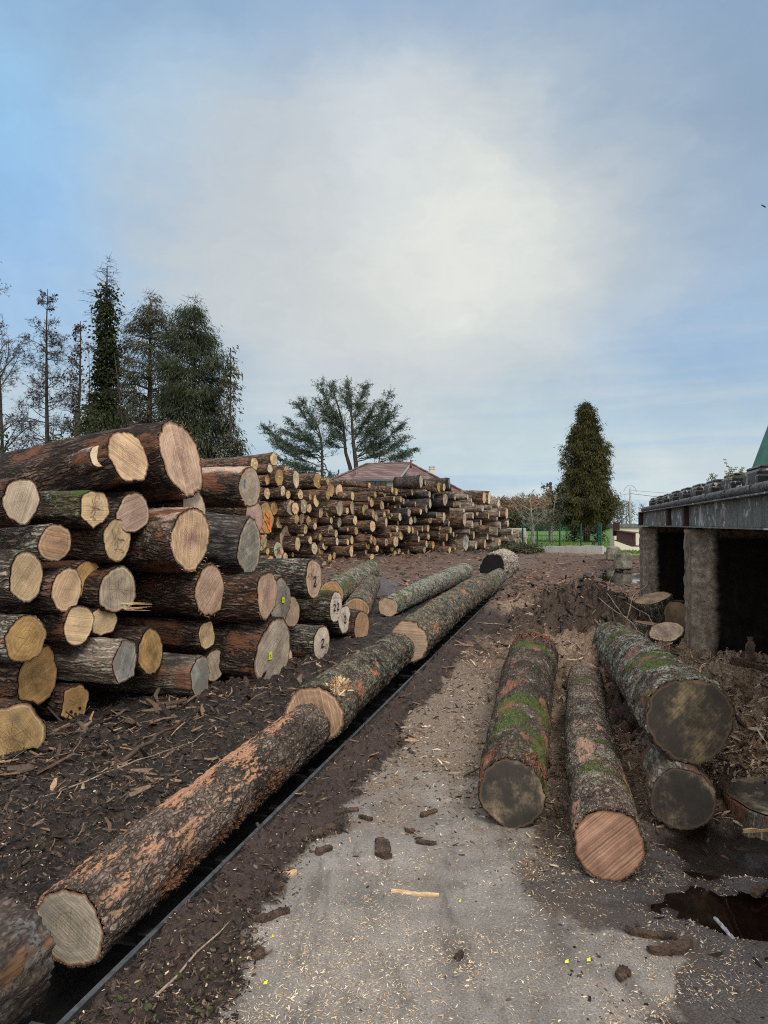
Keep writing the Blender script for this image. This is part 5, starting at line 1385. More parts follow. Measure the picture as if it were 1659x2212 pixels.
# weeds on the deck
M['weed'] = plain_mat('weed', (.12, .13, .07), .8, .3)
def weed(px, py, y, h, seed, label):
    mb = MB(); rs = random.Random(seed); P = at(px, py, y)
    for s in range(5):
        x = rs.uniform(-.10, .10); hh = h*rs.uniform(.4, 1) if s else h
        pts = [[P.x+x+.02*math.sin(q+s), P.y+rs.uniform(-.01, .01), P.z+hh*q/5] for q in range(6)]
        mb.tube(pts, [.0016]*5+[.0008], 4)
        for q in range(1, 6):
            for a in (-1, 1):
                p = pts[q]; l = .009; mb.add([p, [p[0]+a*l, p[1]+.01, p[2]+.012], [p[0]+a*l*1.6, p[1], p[2]-.002], [p[0]+a*l*.8, p[1]-.01, p[2]-.006]], [[0, 1, 2, 3]])
    mb.build('weed', M['weed'], None, smooth=False, label=label, cat='weed', group='small weeds growing on the deck')
weed(1592, 1030, 5.8, .14, 1, 'tallest small weed growing between the black deck blocks')
weed(1552, 1040, 6.4, .09, 2, 'lower small weed on the deck, left of the tallest one')

# green clad building behind the deck, with a steep gable edge
M['green'] = plain_mat('green_sheet_metal', (.045, .16, .11), .5, .12, 3, .1, col2=(.035, .12, .085), metal=.1)
M['greendark'] = plain_mat('dark_underside', (.02, .03, .026), .7, .2)
bd = thing('green_building', 'green sheet metal building whose steep roof edge shows behind the deck at the right', 'building', (11.2, 17, 0))
mb = MB()
y = 17.0; k = y/F
x0, zz0 = (1622-CX)*k, CAMH+(HY-1018)*k; x1, zz1 = (1690-CX)*k, CAMH+(HY-842)*k
mb.add([[x0, y, zz0], [x0+.55, y, zz0], [x1+.55, y, zz1], [x1, y, zz1], [x0, y-9, zz0], [x0+.55, y-9, zz0], [x1+.55, y-9, zz1], [x1, y-9, zz1]],
       [[0, 1, 2, 3], [4, 7, 6, 5], [0, 3, 7, 4], [0, 4, 5, 1], [3, 2, 6, 7]])
sub(off(mb, bd), 'roof', M['green'], bd)
mb = MB(); mb.box((x0+2.9, y-4.5, 2.6), (4, 8, 5.2)); sub(off(mb, bd), 'wall', M['greendark'], bd)
mb = MB(); mb.add([[x0+.22, y+.02, zz0], [x0+.55, y+.02, zz0], [x1+.55, y+.02, zz1], [x1+.30, y+.02, zz1]], [[0, 1, 2, 3]]); 
sub(off(mb, bd), 'fascia', M['greendark'], bd)

# rusty low beams on concrete blocks beyond the farther pier
def blockthing(px, py, y, size, label, seed):
    P = at(px, py, y); b, Q = rough_box(size, (8, 8, 8), seed, .03, .06)
    b = b@RUV.T; mb = MB(); mb.add(b, Q)
    mb.build('concrete_block', M['block'], None, smooth=True, label=label, cat='concrete block', group='rough concrete blocks under the rusty beam', loc=(P.x, P.y, size[2]/2))
blockthing(1324, 1185, 33, (1.0, .6, .62), 'farther mossy concrete block under the rusty beam', 1)
blockthing(1345, 1196, 26.5, (.9, .6, .60), 'nearer rough concrete block under the rusty beam', 2)
rb = thing('rusty_beam', 'reddish rusty steel beam lying on rough concrete blocks beyond the farther pier', 'steel beam', on_ground(1345, 1200))
mb = MB(); P = at(1349, 1160, 27.5)
mb.box(P, (9, .03, .42), RUV); mb.box(P+Vector((0, 0, .22)), (9, .24, .03), RUV); mb.box(P-Vector((0, 0, .22)), (9, .24, .03), RUV)
sub(off(mb, rb), 'web_and_flanges', M['rust'], rb)
mb = MB(); P = at(1331, 1143, 32)
mb.box(P, (.25, .28, .6), RUV); sub(off(mb, rb), 'post', M['rustdark'], rb)

# ------------------------------------------------------------------ fence, walls, small building, poles
M['cast'] = plain_mat('pale_cast_concrete', (.42, .42, .39), .85, .15, 3, .2, col2=(.36, .36, .33))
M['fencegreen'] = plain_mat('green_coated_steel', (.008, .075, .055), .5, .1, bump=0)
M['cream'] = plain_mat('cream_render', (.60, .56, .47), .9, .06, 2, .1, col2=(.57, .53, .44))
fA = Vector((12.2, 39.5, 0)); fB = Vector((7.2, 44.1, 0)); fd = (fB-fA).normalized(); fn = Vector((-fd.y, fd.x, 0))
Rf = np.array([[fd.x, fn.x, 0], [fd.y, fn.y, 0], [0, 0, 1]])
w = thing('low_wall', 'low pale concrete wall under the green mesh fence', 'wall', fA)
mb = MB(); Lf = (fB-fA).length
nseg = 6
for s in range(nseg):
    a = fA.lerp(fB, s/nseg); b = fA.lerp(fB, (s+1)/nseg); h = .46-.20*s/nseg
    mb.box((a+b)/2+Vector((0, 0, h/2-.05)), (Lf/nseg-.012, .2, h+.1), Rf, bev=.01)
sub(off(mb, w), 'wall_panels', M['cast'], w)
fe = thing('mesh_fence', 'green welded mesh fence with green posts on the low wall', 'fence', fA)
us = [.12, .35, 2.35, 4.6, 6.4][:]
xs_px = [1298, 1293, 1255, 1209, 1160.5, 1129]
prev = None
for px in xs_px:
    t_ = (px-CX)/F
    s = (fA.x-t_*fA.y)/(t_*fd.y-fd.x); p = fA+fd*s
    mb = MB(); mb.box(p+Vector((0, 0, 1.02)), (.07, .07, 1.36), Rf); sub(off(mb, fe), 'post', M['fencegreen'], fe)
    if prev is not None and (p-prev).length > .6:
        mb = MB(); n = int((p-prev).length/.12)
        for q in range(1, n):
            c = prev.lerp(p, q/n); mb.box(c+Vector((0, 0, 1.0)), (.007, .007, 1.25), Rf)
        for zq in (.42, .7, 1.0, 1.3, 1.62): mb.box((p+prev)/2+Vector((0, 0, zq)), ((p-prev).length, .009, .012), Rf)
        sub(off(mb, fe), 'mesh_panel', M['fencegreen'], fe)
    prev = p
f2 = thing('wire_fence', 'farther thin green fence crossing the field behind the mesh fence', 'fence', (14, 76, 0))
for px in (1132, 1186, 1224):
    mb = MB(); P = at(px, 1148, 76); mb.box(P, (.09, .09, 1.7)); sub(off(mb, f2), 'post', M['fencegreen'], f2)
mb = MB()
for zq in (.4, .8, 1.2, 1.6): mb.box(((1190-CX)/F*76, 76, zq), (7, .02, .02))
sub(off(mb, f2), 'wire', M['fencegreen'], f2)
def boxthing(name, label, cat, px0, px1, ztop, y, dep, mat, z0=0):
    x0_ = (px0-CX)/F*y; x1_ = (px1-CX)/F*y
    o = thing(name, label, cat, ((x0_+x1_)/2, y+dep/2, 0)); mb = MB(); mb.box((0, 0, (z0+ztop)/2), (x1_-x0_, dep, ztop-z0)); mb.build('wall', mat, o, smooth=False); return o, x0_, x1_
boxthing('garden_wall', 'short grey concrete wall between the far stack end and the fence', 'wall', 1095, 1136, 1.40, 47, .25, M['cast'])
o, xa, xb = boxthing('low_building', 'low cream rendered building with a dark flat roof beyond the rusty beam', 'building', 1327, 1480, 1.45, 44, .9, M['cream'])
mb = MB(); mb.box((0, 0, 1.56), (xb-xa+.2, 1.1, .22)); mb.build('roof', plain_mat('grey_roof_edge', (.13, .13, .135), .8, .1), o, smooth=False)
boxthing('pale_kerb_block', 'small white concrete kerb block at the end of the low wall', 'kerb', 1304, 1324, .30, 41, .5, plain_mat('white_concrete', (.6, .6, .58), .8, .1))
M['woodpole'] = plain_mat('weathered_pole', (.17, .145, .12), .9, .2, stretch=(1, 1, .1))
M['concpole'] = plain_mat('concrete_pole', (.36, .37, .39), .85, .1)
M['wire'] = plain_mat('black_wire', (.03, .03, .035), .6, .05, bump=0)
pl = thing('utility_pole', 'pale concrete utility pole right of the tall conifer', 'utility pole', ((1361.5-CX)/F*85, 85, 0))
mb = MB(); zt = CAMH+(HY-1057)/F*85; mb.tube([[0, 0, 0], [0, 0, zt]], [.17, .12], 8); mb.build('pole', M['concpole'], pl)
mb = MB(); mb.tube([[0, 0, zt-.3], [0, 0, zt+.3]], [.03, .02], 6)
mb.build('insulator', M['wire'], pl)
pw = thing('utility_pole', 'dark weathered wooden pole left of the tall conifer', 'utility pole', ((1189.5-CX)/F*72, 72, 0))
mb = MB(); zt2 = CAMH+(HY-1044)/F*72; mb.tube([[0, 0, 0], [0, 0, zt2]], [.16, .11], 8); mb.build('pole', M['woodpole'], pw)
mb = MB(); mb.tube([[0, 0, zt2-.15], [0, 0, zt2+.12]], [.17, .13], 8); mb.build('pole_cap', M['wire'], pw)
def wire(A, B, sag, label, r=.022):
    mb = MB(); P = [list(Vector(A).lerp(Vector(B), q/16)-Vector((0, 0, sag*4*(q/16)*(1-q/16)))) for q in range(17)]
    mb.tube(P, r, 4); mb.build('wire', M['wire'], None, label=label, cat='wire', group='overhead wires')
TP = at(1361.5, 1066, 85)
wire(TP, at(1720, 1092, 70), .25, 'overhead wire from the concrete pole to the right edge, lower one')
wire(at(1361.5, 1059, 85), at(1720, 1076, 70), .15, 'overhead wire from the concrete pole to the right edge, upper one', .014)
wire(TP, at(1240, 1076, 95), .2, 'overhead wire from the concrete pole into the tall conifer', .018)
wire(at(1189.5, 1048, 72), at(1262, 1082, 60), .3, 'thin wire from the wooden pole into the tall conifer', .015)
wire(at(1050, 1078, 110), at(1210, 1078, 110), .2, 'wire crossing before the far autumn wood, upper one', .03)
wire(at(1050, 1084, 110), at(1210, 1085, 110), .2, 'wire crossing before the far autumn wood, lower one', .03)
mb = MB(); mb.tube([list(at(1361.5-14+28*q/10, 1060-12*math.sin(math.pi*q/10)**.8 if 0 < q < 10 else 1062, 85)) for q in range(11)], .018, 4)
mb.build('wire', M['wire'], None, label='small arched jumper wire over the top of the concrete pole', cat='wire', group='overhead wires')

# ------------------------------------------------------------------ house
def tile_mat():
    m, N = new_mat('clay_roof_tiles')
    t = N.n('ShaderNodeTexCoord').outputs['Object']
    x, y, z = N.xyz(t)
    row = N.m('FRACT', N.m('MULTIPLY', z, 5.2)); colx = N.m('FRACT', N.m('MULTIPLY', N.m('ADD', x, y), 3.3))
    cell = N.n('ShaderNodeTexWhiteNoise', {0: N.comb(N.m('FLOOR', N.m('MULTIPLY', N.m('ADD', x, y), 3.3)), N.m('FLOOR', N.m('MULTIPLY', z, 5.2)), 0)}, noise_dimensions='3D').outputs[0]
    c = N.ramp(cell, [(0, (.10, .065, .06)), (.5, (.155, .10, .092)), (1, (.23, .16, .15))])
    c = N.mix(N.m('MULTIPLY', N.step(row, .5, .0), .8), c, (.045, .028, .027))
    c = N.mix(N.m('MULTIPLY', N.step(colx, .12, .0), .3), c, (.06, .035, .03))
    finish(N, c, .8, row, .6, .04)
    return m
M['tiles'] = tile_mat()
hY = 58.0; hk = hY/F
H = thing('house', 'house with a reddish tiled hipped roof behind the far stack', 'house', (0, hY+4, 0))
X = lambda px: (px-CX)*hk
Zz = lambda py: CAMH+(HY-py)*hk
def hm(name, V, Q, mat, parent=H, smooth=False, th=None):
    mb = MB()
    V = [list(v) for v in V]
    tris = [q for q in Q if len(q) == 3]; quads = [q for q in Q if len(q) == 4]
    mb.addmix(np.array(V)-np.array(H.location), quads, tris); return mb.build(name, mat, parent, smooth=smooth)
yr = hY+5.0; kk = yr/F
rl = ((792-CX)*kk, yr, CAMH+(HY-1003)*kk); rr = ((886-CX)*kk, yr, CAMH+(HY-1001)*kk)
el, er = -7.2, 7.6; ez = 3.9; yf, yb = hY-.6, hY+10.5
hm('roof', [rl, rr, (el, yf+.0, ez), (er, yf, ez-.3), (er, yb, ez-.3), (el, yb, ez)],
   [[2, 3, 1, 0], [3, 4, 1], [4, 5, 0, 1], [5, 2, 0]], M['tiles'])
hm('wall', [(el+.4, yf+.4, 0), (er-.4, yf+.4, 0), (er-.4, yb-.4, 0), (el+.4, yb-.4, 0), (el+.4, yf+.4, ez), (er-.4, yf+.4, ez-.3), (er-.4, yb-.4, ez-.3), (el+.4, yb-.4, ez)],
   [[0, 1, 5, 4], [1, 2, 6, 5], [2, 3, 7, 6], [3, 0, 4, 7]], M['cream'])
# front wing with a shallower roof over a wide dark window
wy = hY-1.6; wk = wy/F
wx0, wx1 = (757-CX)*wk, (858-CX)*wk; wz = CAMH+(HY-1036)*wk
r0 = ((795-CX)*kk, yr, rl[2]+.03); r1 = (rr[0]-.05, yr, rr[2]+.03)
hm('wing_roof', [(wx0, wy, wz), (wx1, wy, wz), r1, r0, (wx0, wy, wz-.12), (wx1, wy, wz-.12)], [[0, 1, 2, 3], [0, 4, 5, 1], [1, 5, 2]], M['tiles'])
hm('wing_wall', [(wx0+.3, wy+.35, 0), (wx1-.25, wy+.35, 0), (wx1-.25, wy+.35, wz+.0), (wx0+.3, wy+.35, wz+.0), (wx1-.25, yr-.3, 0), (wx1-.25, yr-.3, rr[2]-.25), (wx0+.3, yr-.3, 0), (wx0+.3, yr-.3, rr[2]-.3)],
   [[0, 1, 2, 3], [1, 4, 5, 2], [0, 3, 7, 6]], M['cream'])
M['glass'] = plain_mat('dark_glass', (.015, .02, .022), .1, .05, bump=0, spec=.6)
M['frame'] = plain_mat('dark_frame', (.05, .055, .06), .5, .05, bump=0)
wq0, wq1 = (782-CX)*wk, (834-CX)*wk
wd = hm('window', [(wq0, wy+.30, wz-1.6), (wq1, wy+.30, wz-1.6), (wq1, wy+.30, wz-.12), (wq0, wy+.30, wz-.12)], [[0, 1, 2, 3]], M['glass'])
mb = MB()
for f in (0, .27, .55, .78, 1): mb.box((wq0+(wq1-wq0)*f-H.location.x, wy+.28-H.location.y, wz-.85), (.07, .06, 1.5))
mb.build('frame', M['frame'], wd, smooth=False)
mb = MB(); mb.box(((wx0+wx1)/2-H.location.x, wy-.06-H.location.y, wz-.07), (wx1-wx0, .13, .14)); mb.build('gutter', plain_mat('zinc_gutter', (.10, .12, .13), .5, .1), H, smooth=False)
hm('gable_board', [(wx1+.03, wy-.02, wz+.02), (wx1+.03, wy-.02, wz-.25), (r1[0]+.06, yr-.1, r1[2]-.28), (r1[0]+.06, yr-.1, r1[2]+.02)], [[0, 1, 2, 3]], plain_mat('grey_white_board', (.5, .52, .52), .6, .05))
ck = (hY+4)/F; cx0 = (933-CX)*ck; ct = CAMH+(HY-1012)*ck
mb = MB(); mb.box((cx0, 0, ct-1.6), (.46, .6, 3.2)); ch = mb.build('chimney', M['cream'], H, smooth=False)
mb = MB(); mb.box((cx0, 0, ct+.15), (.5, .6, .05))
for a in (-.19, .19):
    for b in (-.22, .22): mb.box((cx0+a, b, ct+.06), (.05, .05, .14))
mb.box((cx0, 0, ct-.05), (.54, .66, .06)); mb.build('chimney_cap', M['cast'], ch, smooth=False)
mb = MB(); mb.tube([[(887-CX)*kk-H.location.x, .3, rr[2]-.9], [(887-CX)*kk-H.location.x, .3, rr[2]+.25]], .08, 8); mb.build('vent_pipe', plain_mat('dark_red_pipe', (.16, .02, .03), .5, .1), H)
for (pa, pb) in ((rl, rr), (rr, (er, yf, ez-.3)), (rl, (el, yf, ez))):
    mb = MB(); A = Vector(pa)-Vector(H.location); B = Vector(pb)-Vector(H.location); n = 24
    mb.tube([list(A.lerp(B, q/n)+Vector((0, 0, .05))) for q in range(n+1)], [.085 if q % 2 else .105 for q in range(n+1)], 6); mb.build('ridge_tiles', M['tiles'], H)

# bird at the right edge
mb = MB(); P = at(1655, 440, 22); 
mb.tube([[-.08, 0, .04], [-.02, 0, .012], [.05, 0, -.03], [.09, 0, -.05]], [.008, .022, .02, .004], 6)
mb.add([[-.01, 0, .012], [.03, 0, -.012], [-.03, -.09, -.035], [-.05, -.10, -.04]], [[0, 1, 2, 3]]); mb.add([[-.01, 0, .012], [.03, 0, -.012], [.05, .09, .05], [.04, .12, .055]], [[0, 1, 2, 3]])
mb.build('bird', M['wire'], None, label='tiny dark bird flying at the right edge of the sky', cat='bird', loc=P)
# ------------------------------------------------------------------ trees
def leaf_mat(name, c0, c1, c2, sc=.8):
    m, N = new_mat(name)
    t = N.n('ShaderNodeTexCoord').outputs['Object']
    n = N.noise(t, sc, 3, .6); n2 = N.noise(t, sc*9, 2, .6)
    c = N.ramp(N.m('ADD', N.m('MULTIPLY', n, .65), N.m('MULTIPLY', n2, .35)), [(.35, c0), (.5, c1), (.66, c2)])
    finish(N, c, .85, spec=.15)
    return m
M['ivy'] = leaf_mat('ivy_green', (.012, .018, .008), (.028, .038, .014), (.055, .068, .025))
M['spruce'] = leaf_mat('spruce_olive', (.024, .027, .016), (.055, .058, .034), (.11, .105, .062))
M['spruce2'] = leaf_mat('spruce_dark', (.014, .019, .012), (.036, .046, .025), (.075, .085, .045), .5)
M['cedar'] = leaf_mat('cedar_blue_green', (.03, .045, .034), (.07, .098, .074), (.14, .18, .145))
M['thuja'] = leaf_mat('thuja_olive', (.020, .021, .010), (.048, .048, .018), (.115, .105, .035), .9)
M['autumn'] = leaf_mat('autumn_wood', (.09, .078, .058), (.20, .145, .085), (.29, .22, .12), .035)
M['autumn_o'] = leaf_mat('autumn_orange', (.14, .09, .055), (.28, .17, .09), (.32, .22, .12), .05)
M['greywood'] = leaf_mat('grey_wood', (.05, .05, .045), (.10, .095, .08), (.14, .13, .11), .05)
M['bush'] = leaf_mat('bush_green', (.02, .028, .014), (.05, .06, .03), (.09, .10, .05), 2)
M['trunk'] = plain_mat('tree_trunk', (.055, .045, .038), .9, .3, 6, .5, stretch=(1, 1, .3))
M['trunkgrey'] = plain_mat('lichen_trunk', (.26, .25, .22), .9, .3, 6, .5, col2=(.13, .12, .10))
M['brownleaf'] = leaf_mat('dead_brown_leaves', (.022, .014, .011), (.05, .028, .02), (.09, .05, .032), 2)

def blades(mb, C, D, L, W, rs, flat=None):
    """two-triangle diamond blades at C, direction D, length L, width W"""
    n = len(C); R = rs.normal(size=(n, 3)); S = np.cross(D, R); S /= np.linalg.norm(S, axis=1)[:, None]+1e-9
    if flat is not None: S = S*(1-flat)+np.array([0, 0, 0])*flat
    V = np.stack([C, C+D*(L*.45)[:, None]+S*W[:, None], C+D*L[:, None], C+D*(L*.45)[:, None]-S*W[:, None]], 1).reshape(-1, 3)
    mb.add(V, np.arange(4*n).reshape(-1, 4))
def norm(a): return a/(np.linalg.norm(a, axis=-1)[..., None]+1e-9)

def bare_tree(name, label, cat, base, h, spread, seed, r0=.16, levels=4, nb=9, mat='trunk', droop=0., straight=False, leaves=None, group=None, up=.5, leader=1.0, lean=0.0):
    rs = np.random.RandomState(seed); t = thing(name, label, cat, base, group)
    mb = MB(); tw = MB(); tips = []
    def grow(P, d, L, r, lev):
        n = 7 if lev < 2 else 4
        pts = [P]; dd = d
        for k in range(n):
            dd = norm(dd+rs.normal(0, (.03 if lev == 0 else .10)+.05*lev, 3)+np.array([0, 0, (.06 if lev else .0)-droop*(lev > 0)])); pts.append(pts[-1]+dd*L/n)
        pts = np.array(pts); rr = np.linspace(r, r*(.10 if lev == 0 else .25), n+1)
        (mb if lev == 0 else tw).tube(pts, rr, 7 if lev == 0 else (4 if lev == 1 else 3), cap=lev == 0)
        if lev >= levels: tips.append(pts[-1]); return
        cnt = nb if lev == 0 else max(3, int(nb*.45))
        if lev == 0 and straight: cnt = int(nb*3.2)
        for q in range(cnt):
            f = rs.uniform(.22 if lev == 0 else .2, .98)
            i = f*n; a = int(i); a = min(a, n-1); p = pts[a]+(pts[a+1]-pts[a])*(i-a)
            ax = norm(rs.normal(size=3)); td = norm(pts[a+1]-pts[a]); s = norm(ax-td*np.dot(ax, td))
            if straight and lev == 0:
                nd = norm(s*1.0+np.array([0, 0, .12-.25*droop*2])); l = spread*(1-f)**.7*rs.uniform(.6, 1.1)+.3
            else:
                nd = norm(td*up+s); l = (spread if lev == 0 else L*.55)*rs.uniform(.55, 1.05)*(1.1-.5*f)
            grow(p, nd, l, max(.010, r*((.20 if straight else .34) if lev == 0 else .42)*(1.1-f*.6)), lev+1)
    grow(np.zeros(3), norm(np.array([lean, 0, 1.0])), h*leader, r0, 0)
    link('trunk', mb.mesh('trunk', M[mat], True), t)
    link('branches', tw.mesh('branches', M[mat], True), t)
    if leaves and tips:
        T = np.array(tips); k = rs.rand(len(T)) < leaves[1]; T = T[k]
        lf = MB(); n = len(T)*2; C = np.repeat(T, 2, 0)+rs.normal(0, .08, (n, 3))
        blades(lf, C, norm(rs.normal(size=(n, 3))-[0, 0, .8]), rs.uniform(.10, .24, n), rs.uniform(.03, .07, n), rs)
        link('leaves', lf.mesh('leaves', M[leaves[0]], False), t)
    return t

def dense_tree(name, label, cat, base, h, prof, seed, mat, n, blade=(.35, .7), wid=(.03, .06), droop=.7, clump=.55, trunk_r=.28, trunk_h=None, gap=.0, nclump=None, hang=False, group=None, ragged=.22, twigs=0, twl=None, outw=.6, twigmat='trunk', trunk_mat='trunk', depth=1.0):
    """prof: list of (z fraction, left radius, right radius); crown made of branch clumps with gaps between"""
    rs = np.random.RandomState(seed); t = thing(name, label, cat, base, group)
    zz = [p[0] for p in prof]; rl = [p[1] for p in prof]; rr_ = [p[2] for p in prof]
    nc = nclump or 260
    w = np.array([np.interp(z, zz, rl)+np.interp(z, zz, rr_) for z in np.linspace(zz[0], zz[-1], 200)])
    w = w+w.max()*.06
    zc = np.interp(rs.rand(nc), np.cumsum(w)/w.sum(), np.linspace(zz[0], zz[-1], 200))
    a = rs.uniform(0, 2*math.pi, nc)
    L_ = np.interp(zc, zz, rl); R_ = np.interp(zc, zz, rr_)
    rad_ = rs.uniform(.15, 1.0, nc)**.55*(1+ragged*vnoise(np.stack([zc*h*.8, np.cos(a)*1.3, np.sin(a)*1.3], -1), seed))
    cx = np.cos(a); side = np.where(cx > 0, R_, L_)
    x = cx*side*rad_; y = np.sin(a)*(L_+R_)/2*rad_*depth
    C = np.stack([x, y, zc*h], -1)
    per = n//nc
    cs = clump*rs.uniform(.6, 1.3, nc)
    Cn = np.repeat(C, per, 0)+rs.normal(size=(nc*per, 3))*np.repeat(cs, per)[:, None]*np.array([1, 1, .8])*.55
    out = norm(np.stack([Cn[:, 0], Cn[:, 1], 0*Cn[:, 0]], -1))
    D = norm(out*outw+rs.normal(0, .45, Cn.shape)+np.array([0, 0, -droop]))
    mb = MB(); m = len(Cn)
    blades(mb, Cn, D, rs.uniform(*blade, m), rs.uniform(*wid, m), rs)
    link('crown', mb.mesh('crown', M[mat], False), t)
    tb = MB(); th = trunk_h or h*.97
    tb.tube([[0, 0, 0], [0, 0, th*.5], [0, 0, th]], [trunk_r, trunk_r*.65, .03], 8)
    link('trunk', tb.mesh('trunk', M[trunk_mat], True), t)
    bb = MB()
    for k in range(0, nc, 2 if nc > 150 else 1):
        p = C[k]; z0 = max(.1, p[2]-np.hypot(p[0], p[1])*.25+.2); q0 = np.array([0, 0, min(z0, th)])
        mid = (q0+p)/2+np.array([0, 0, .15])
        bb.tube([q0, mid, p], [.05, .035, .012], 4, cap=False)
    for k in range(twigs):
        z = rs.uniform(zz[0]+.05, 1.0)*h; aa = rs.uniform(0, 6.28); l = ((np.interp(z/h, zz, rl)+np.interp(z/h, zz, rr_))*.5*rs.uniform(.6, 1.15)+.3) if twl is None else np.interp(z/h, [q[0] for q in twl], [q[1] for q in twl])*rs.uniform(.5, 1.1)
        d = np.array([math.cos(aa), math.sin(aa), rs.uniform(-.1, .3)]); P0 = np.array([0, 0, z])
        P1 = P0+d*l*.6; P2 = P0+d*l+np.array([0, 0, -.1*l]); bb.tube([P0, P1, P2], [.022, .014, .005], 3, cap=False)
        for q in range(9):
            s = P0+d*l*rs.uniform(.3, 1); bb.tube([s, s+np.array([rs.normal(0, .3), rs.normal(0, .3), rs.uniform(-.3, .35)])], [.010, .004], 3, cap=False)
    link('branches', bb.mesh('branches', M[twigmat], True), t)
    return t

TY = 45.0; tk = TY/F
gx = lambda px, y=TY: ((px-CX)/F*y, y, 0)
hz = lambda py, y=TY: CAMH+(HY-py)/F*y
GT = 'tall trees behind the near stack'
bare_tree('bare_tree', 'bare deciduous tree with a few dead leaves at the left edge', 'tree', gx(-30), hz(640), 5.5, 5, r0=.2, nb=17, levels=4, leaves=('brownleaf', .03), group=GT, up=.9, lean=.06)
bare_tree('bare_tree', 'bare tree with wide low branches rising from beyond the left edge', 'tree', gx(-95, 41), 11, 6.5, 8, r0=.2, nb=13, levels=4, leaves=('brownleaf', .03), group=GT, up=.8, lean=.22)
bare_tree('bare_larch', 'leafless straight larch, left of the ivy covered spire', 'tree', gx(109, 44), hz(622, 44), 3.0, 6, r0=.20, nb=24, levels=3, straight=True, leaves=('brownleaf', .03), group=GT)
bare_tree('bare_larch', 'shorter broken topped larch stem with reddish dead growth', 'tree', gx(157, 43), hz(700, 43), 2.2, 7, r0=.2, nb=22, levels=3, straight=True, leaves=('brownleaf', .06), group=GT)
mb = MB(); mb.tube([[0, 0, 0], [0, 0, 4], [0.02, 0, hz(885, 42)]], [.2, .18, .17], 8)
t = thing('broken_trunk', 'short snapped trunk beside the broken topped larch', 'tree trunk', gx(165, 42), GT); link('trunk', mb.mesh('trunk', M['trunk'], True), t)
bare_tree('bare_tree', 'tall finely twigged bare tree standing left of the straight larch', 'tree', gx(22, 46), hz(612, 46), 3.6, 35, r0=.15, nb=15, levels=4, leaves=('brownleaf', .05), group=GT, up=1.3)
bare_tree('bare_tree', 'fine bare tree between the straight larch and the ivy spire', 'tree', gx(175, 47), hz(735, 47), 3.0, 36, r0=.10, nb=13, levels=3, leaves=('brownleaf', .1), group=GT, up=1.0)
# ivy covered spire
T4 = dense_tree('ivy_covered_tree', 'tallest dead conifer, its lower trunk wrapped in dark ivy, thin bare top', 'tree', gx(228), hz(552), [(.05, 1.5, 1.6), (.28, 1.3, 1.4), (.45, .85, .9), (.56, .55, .6), (.74, .32, .38), (.86, .16, .18), (.90, .08, .08)],
           3, 'ivy', 26000, blade=(.15, .34), wid=(.04, .09), droop=.5, clump=.5, trunk_r=.28, group=GT, twigs=150, nclump=420, twl=[(.1, 1.8), (.5, 2.4), (.72, 2.0), (.86, 1.6), (.93, .9), (1, .2)])
dense_tree('spruce', 'thin crowned grey green spruce between the ivy spire and the dense dark spruce', 'tree', gx(322, 46), hz(632, 46), [(.05, 1.9, 1.8), (.3, 2.0, 1.9), (.5, 1.9, 1.8), (.65, 1.9, 1.9), (.8, 1.75, 1.7), (.92, .9, 1.2), (1.0, .15, .15)],
           4, 'spruce', 21000, blade=(.22, .5), wid=(.014, .030), droop=.9, clump=.5, group=GT, twigs=160, nclump=380)
dense_tree('spruce', 'dense dark drooping spruce, rightmost of the tall left group', 'tree', gx(418, 44), hz(640, 44), [(.0, .6, .8), (.08, 1.5, 2.0), (.2, 1.9, 2.9), (.4, 1.9, 2.7), (.55, 1.8, 1.9), (.72, 1.7, 1.6), (.85, 1.3, .9), (.95, .95, .1), (1.0, .6, -.25)],
           9, 'spruce2', 64000, blade=(.2, .5), wid=(.012, .028), droop=1.0, clump=.6, group=GT, twigs=60, nclump=520)
dense_tree('spruce', 'narrow wispy young conifer against the right flank of the dense spruce', 'tree', gx(497, 43), hz(745, 43), [(.0, .3, .3), (.15, .7, .6), (.4, .65, .6), (.7, .5, .4), (.9, .25, .25), (1, .1, .1)],
           12, 'spruce', 3000, blade=(.2, .4), wid=(.025, .05), droop=.8, clump=.35, group=GT, nclump=110, trunk_r=.12)
dense_tree('shrub', 'small dark evergreen at the far left edge above the stack', 'shrub', gx(-10, 30), hz(935, 30), [(.0, 1.0, 1.2), (.5, 1.0, 1.5), (.8, .7, 1.0), (1, .3, .3)], 14, 'ivy', 2600, blade=(.12, .3), wid=(.03, .06), clump=.4, nclump=80, trunk_r=.1, trunk_h=3)
dense_tree('shrub', 'dark leafy undergrowth at the foot of the tall left trees', 'shrub', gx(215, 42), hz(880, 42), [(.0, 3.2, 5.0), (.5, 3.0, 4.6), (.8, 2.2, 3.2), (1, 1, 1.5)], 15, 'ivy', 9000, blade=(.15, .35), wid=(.03, .07), clump=.6, nclump=200, trunk_r=.1, trunk_h=3)
bare_tree('bare_tree', 'thin grey bare tree threaded between the ivy spire and the spruces', 'tree', gx(275, 41), hz(760, 41), 3.2, 31, r0=.12, nb=12, levels=3, group=GT, mat='trunk', up=.9)

# tall conifer beyond the fence
cy = 65.0
t = dense_tree('tall_conifer', 'tall cone shaped olive conifer standing on the grass beyond the fence', 'tree', gx(1267, cy), hz(868, cy),
           [(.09, .9, 1.0), (.13, 1.9, 1.9), (.22, 2.3, 2.3), (.38, 2.25, 2.2), (.52, 2.1, 2.05), (.62, 1.9, 1.8), (.74, 1.35, 1.25), (.80, 1.1, 1.0), (.88, .7, .8), (.95, .45, .5), (1.0, .05, .1)],
           21, 'thuja', 72000, blade=(.16, .44), wid=(.018, .038), droop=.9, clump=.40, ragged=.42, trunk_r=.33, nclump=900, trunk_mat='trunk')
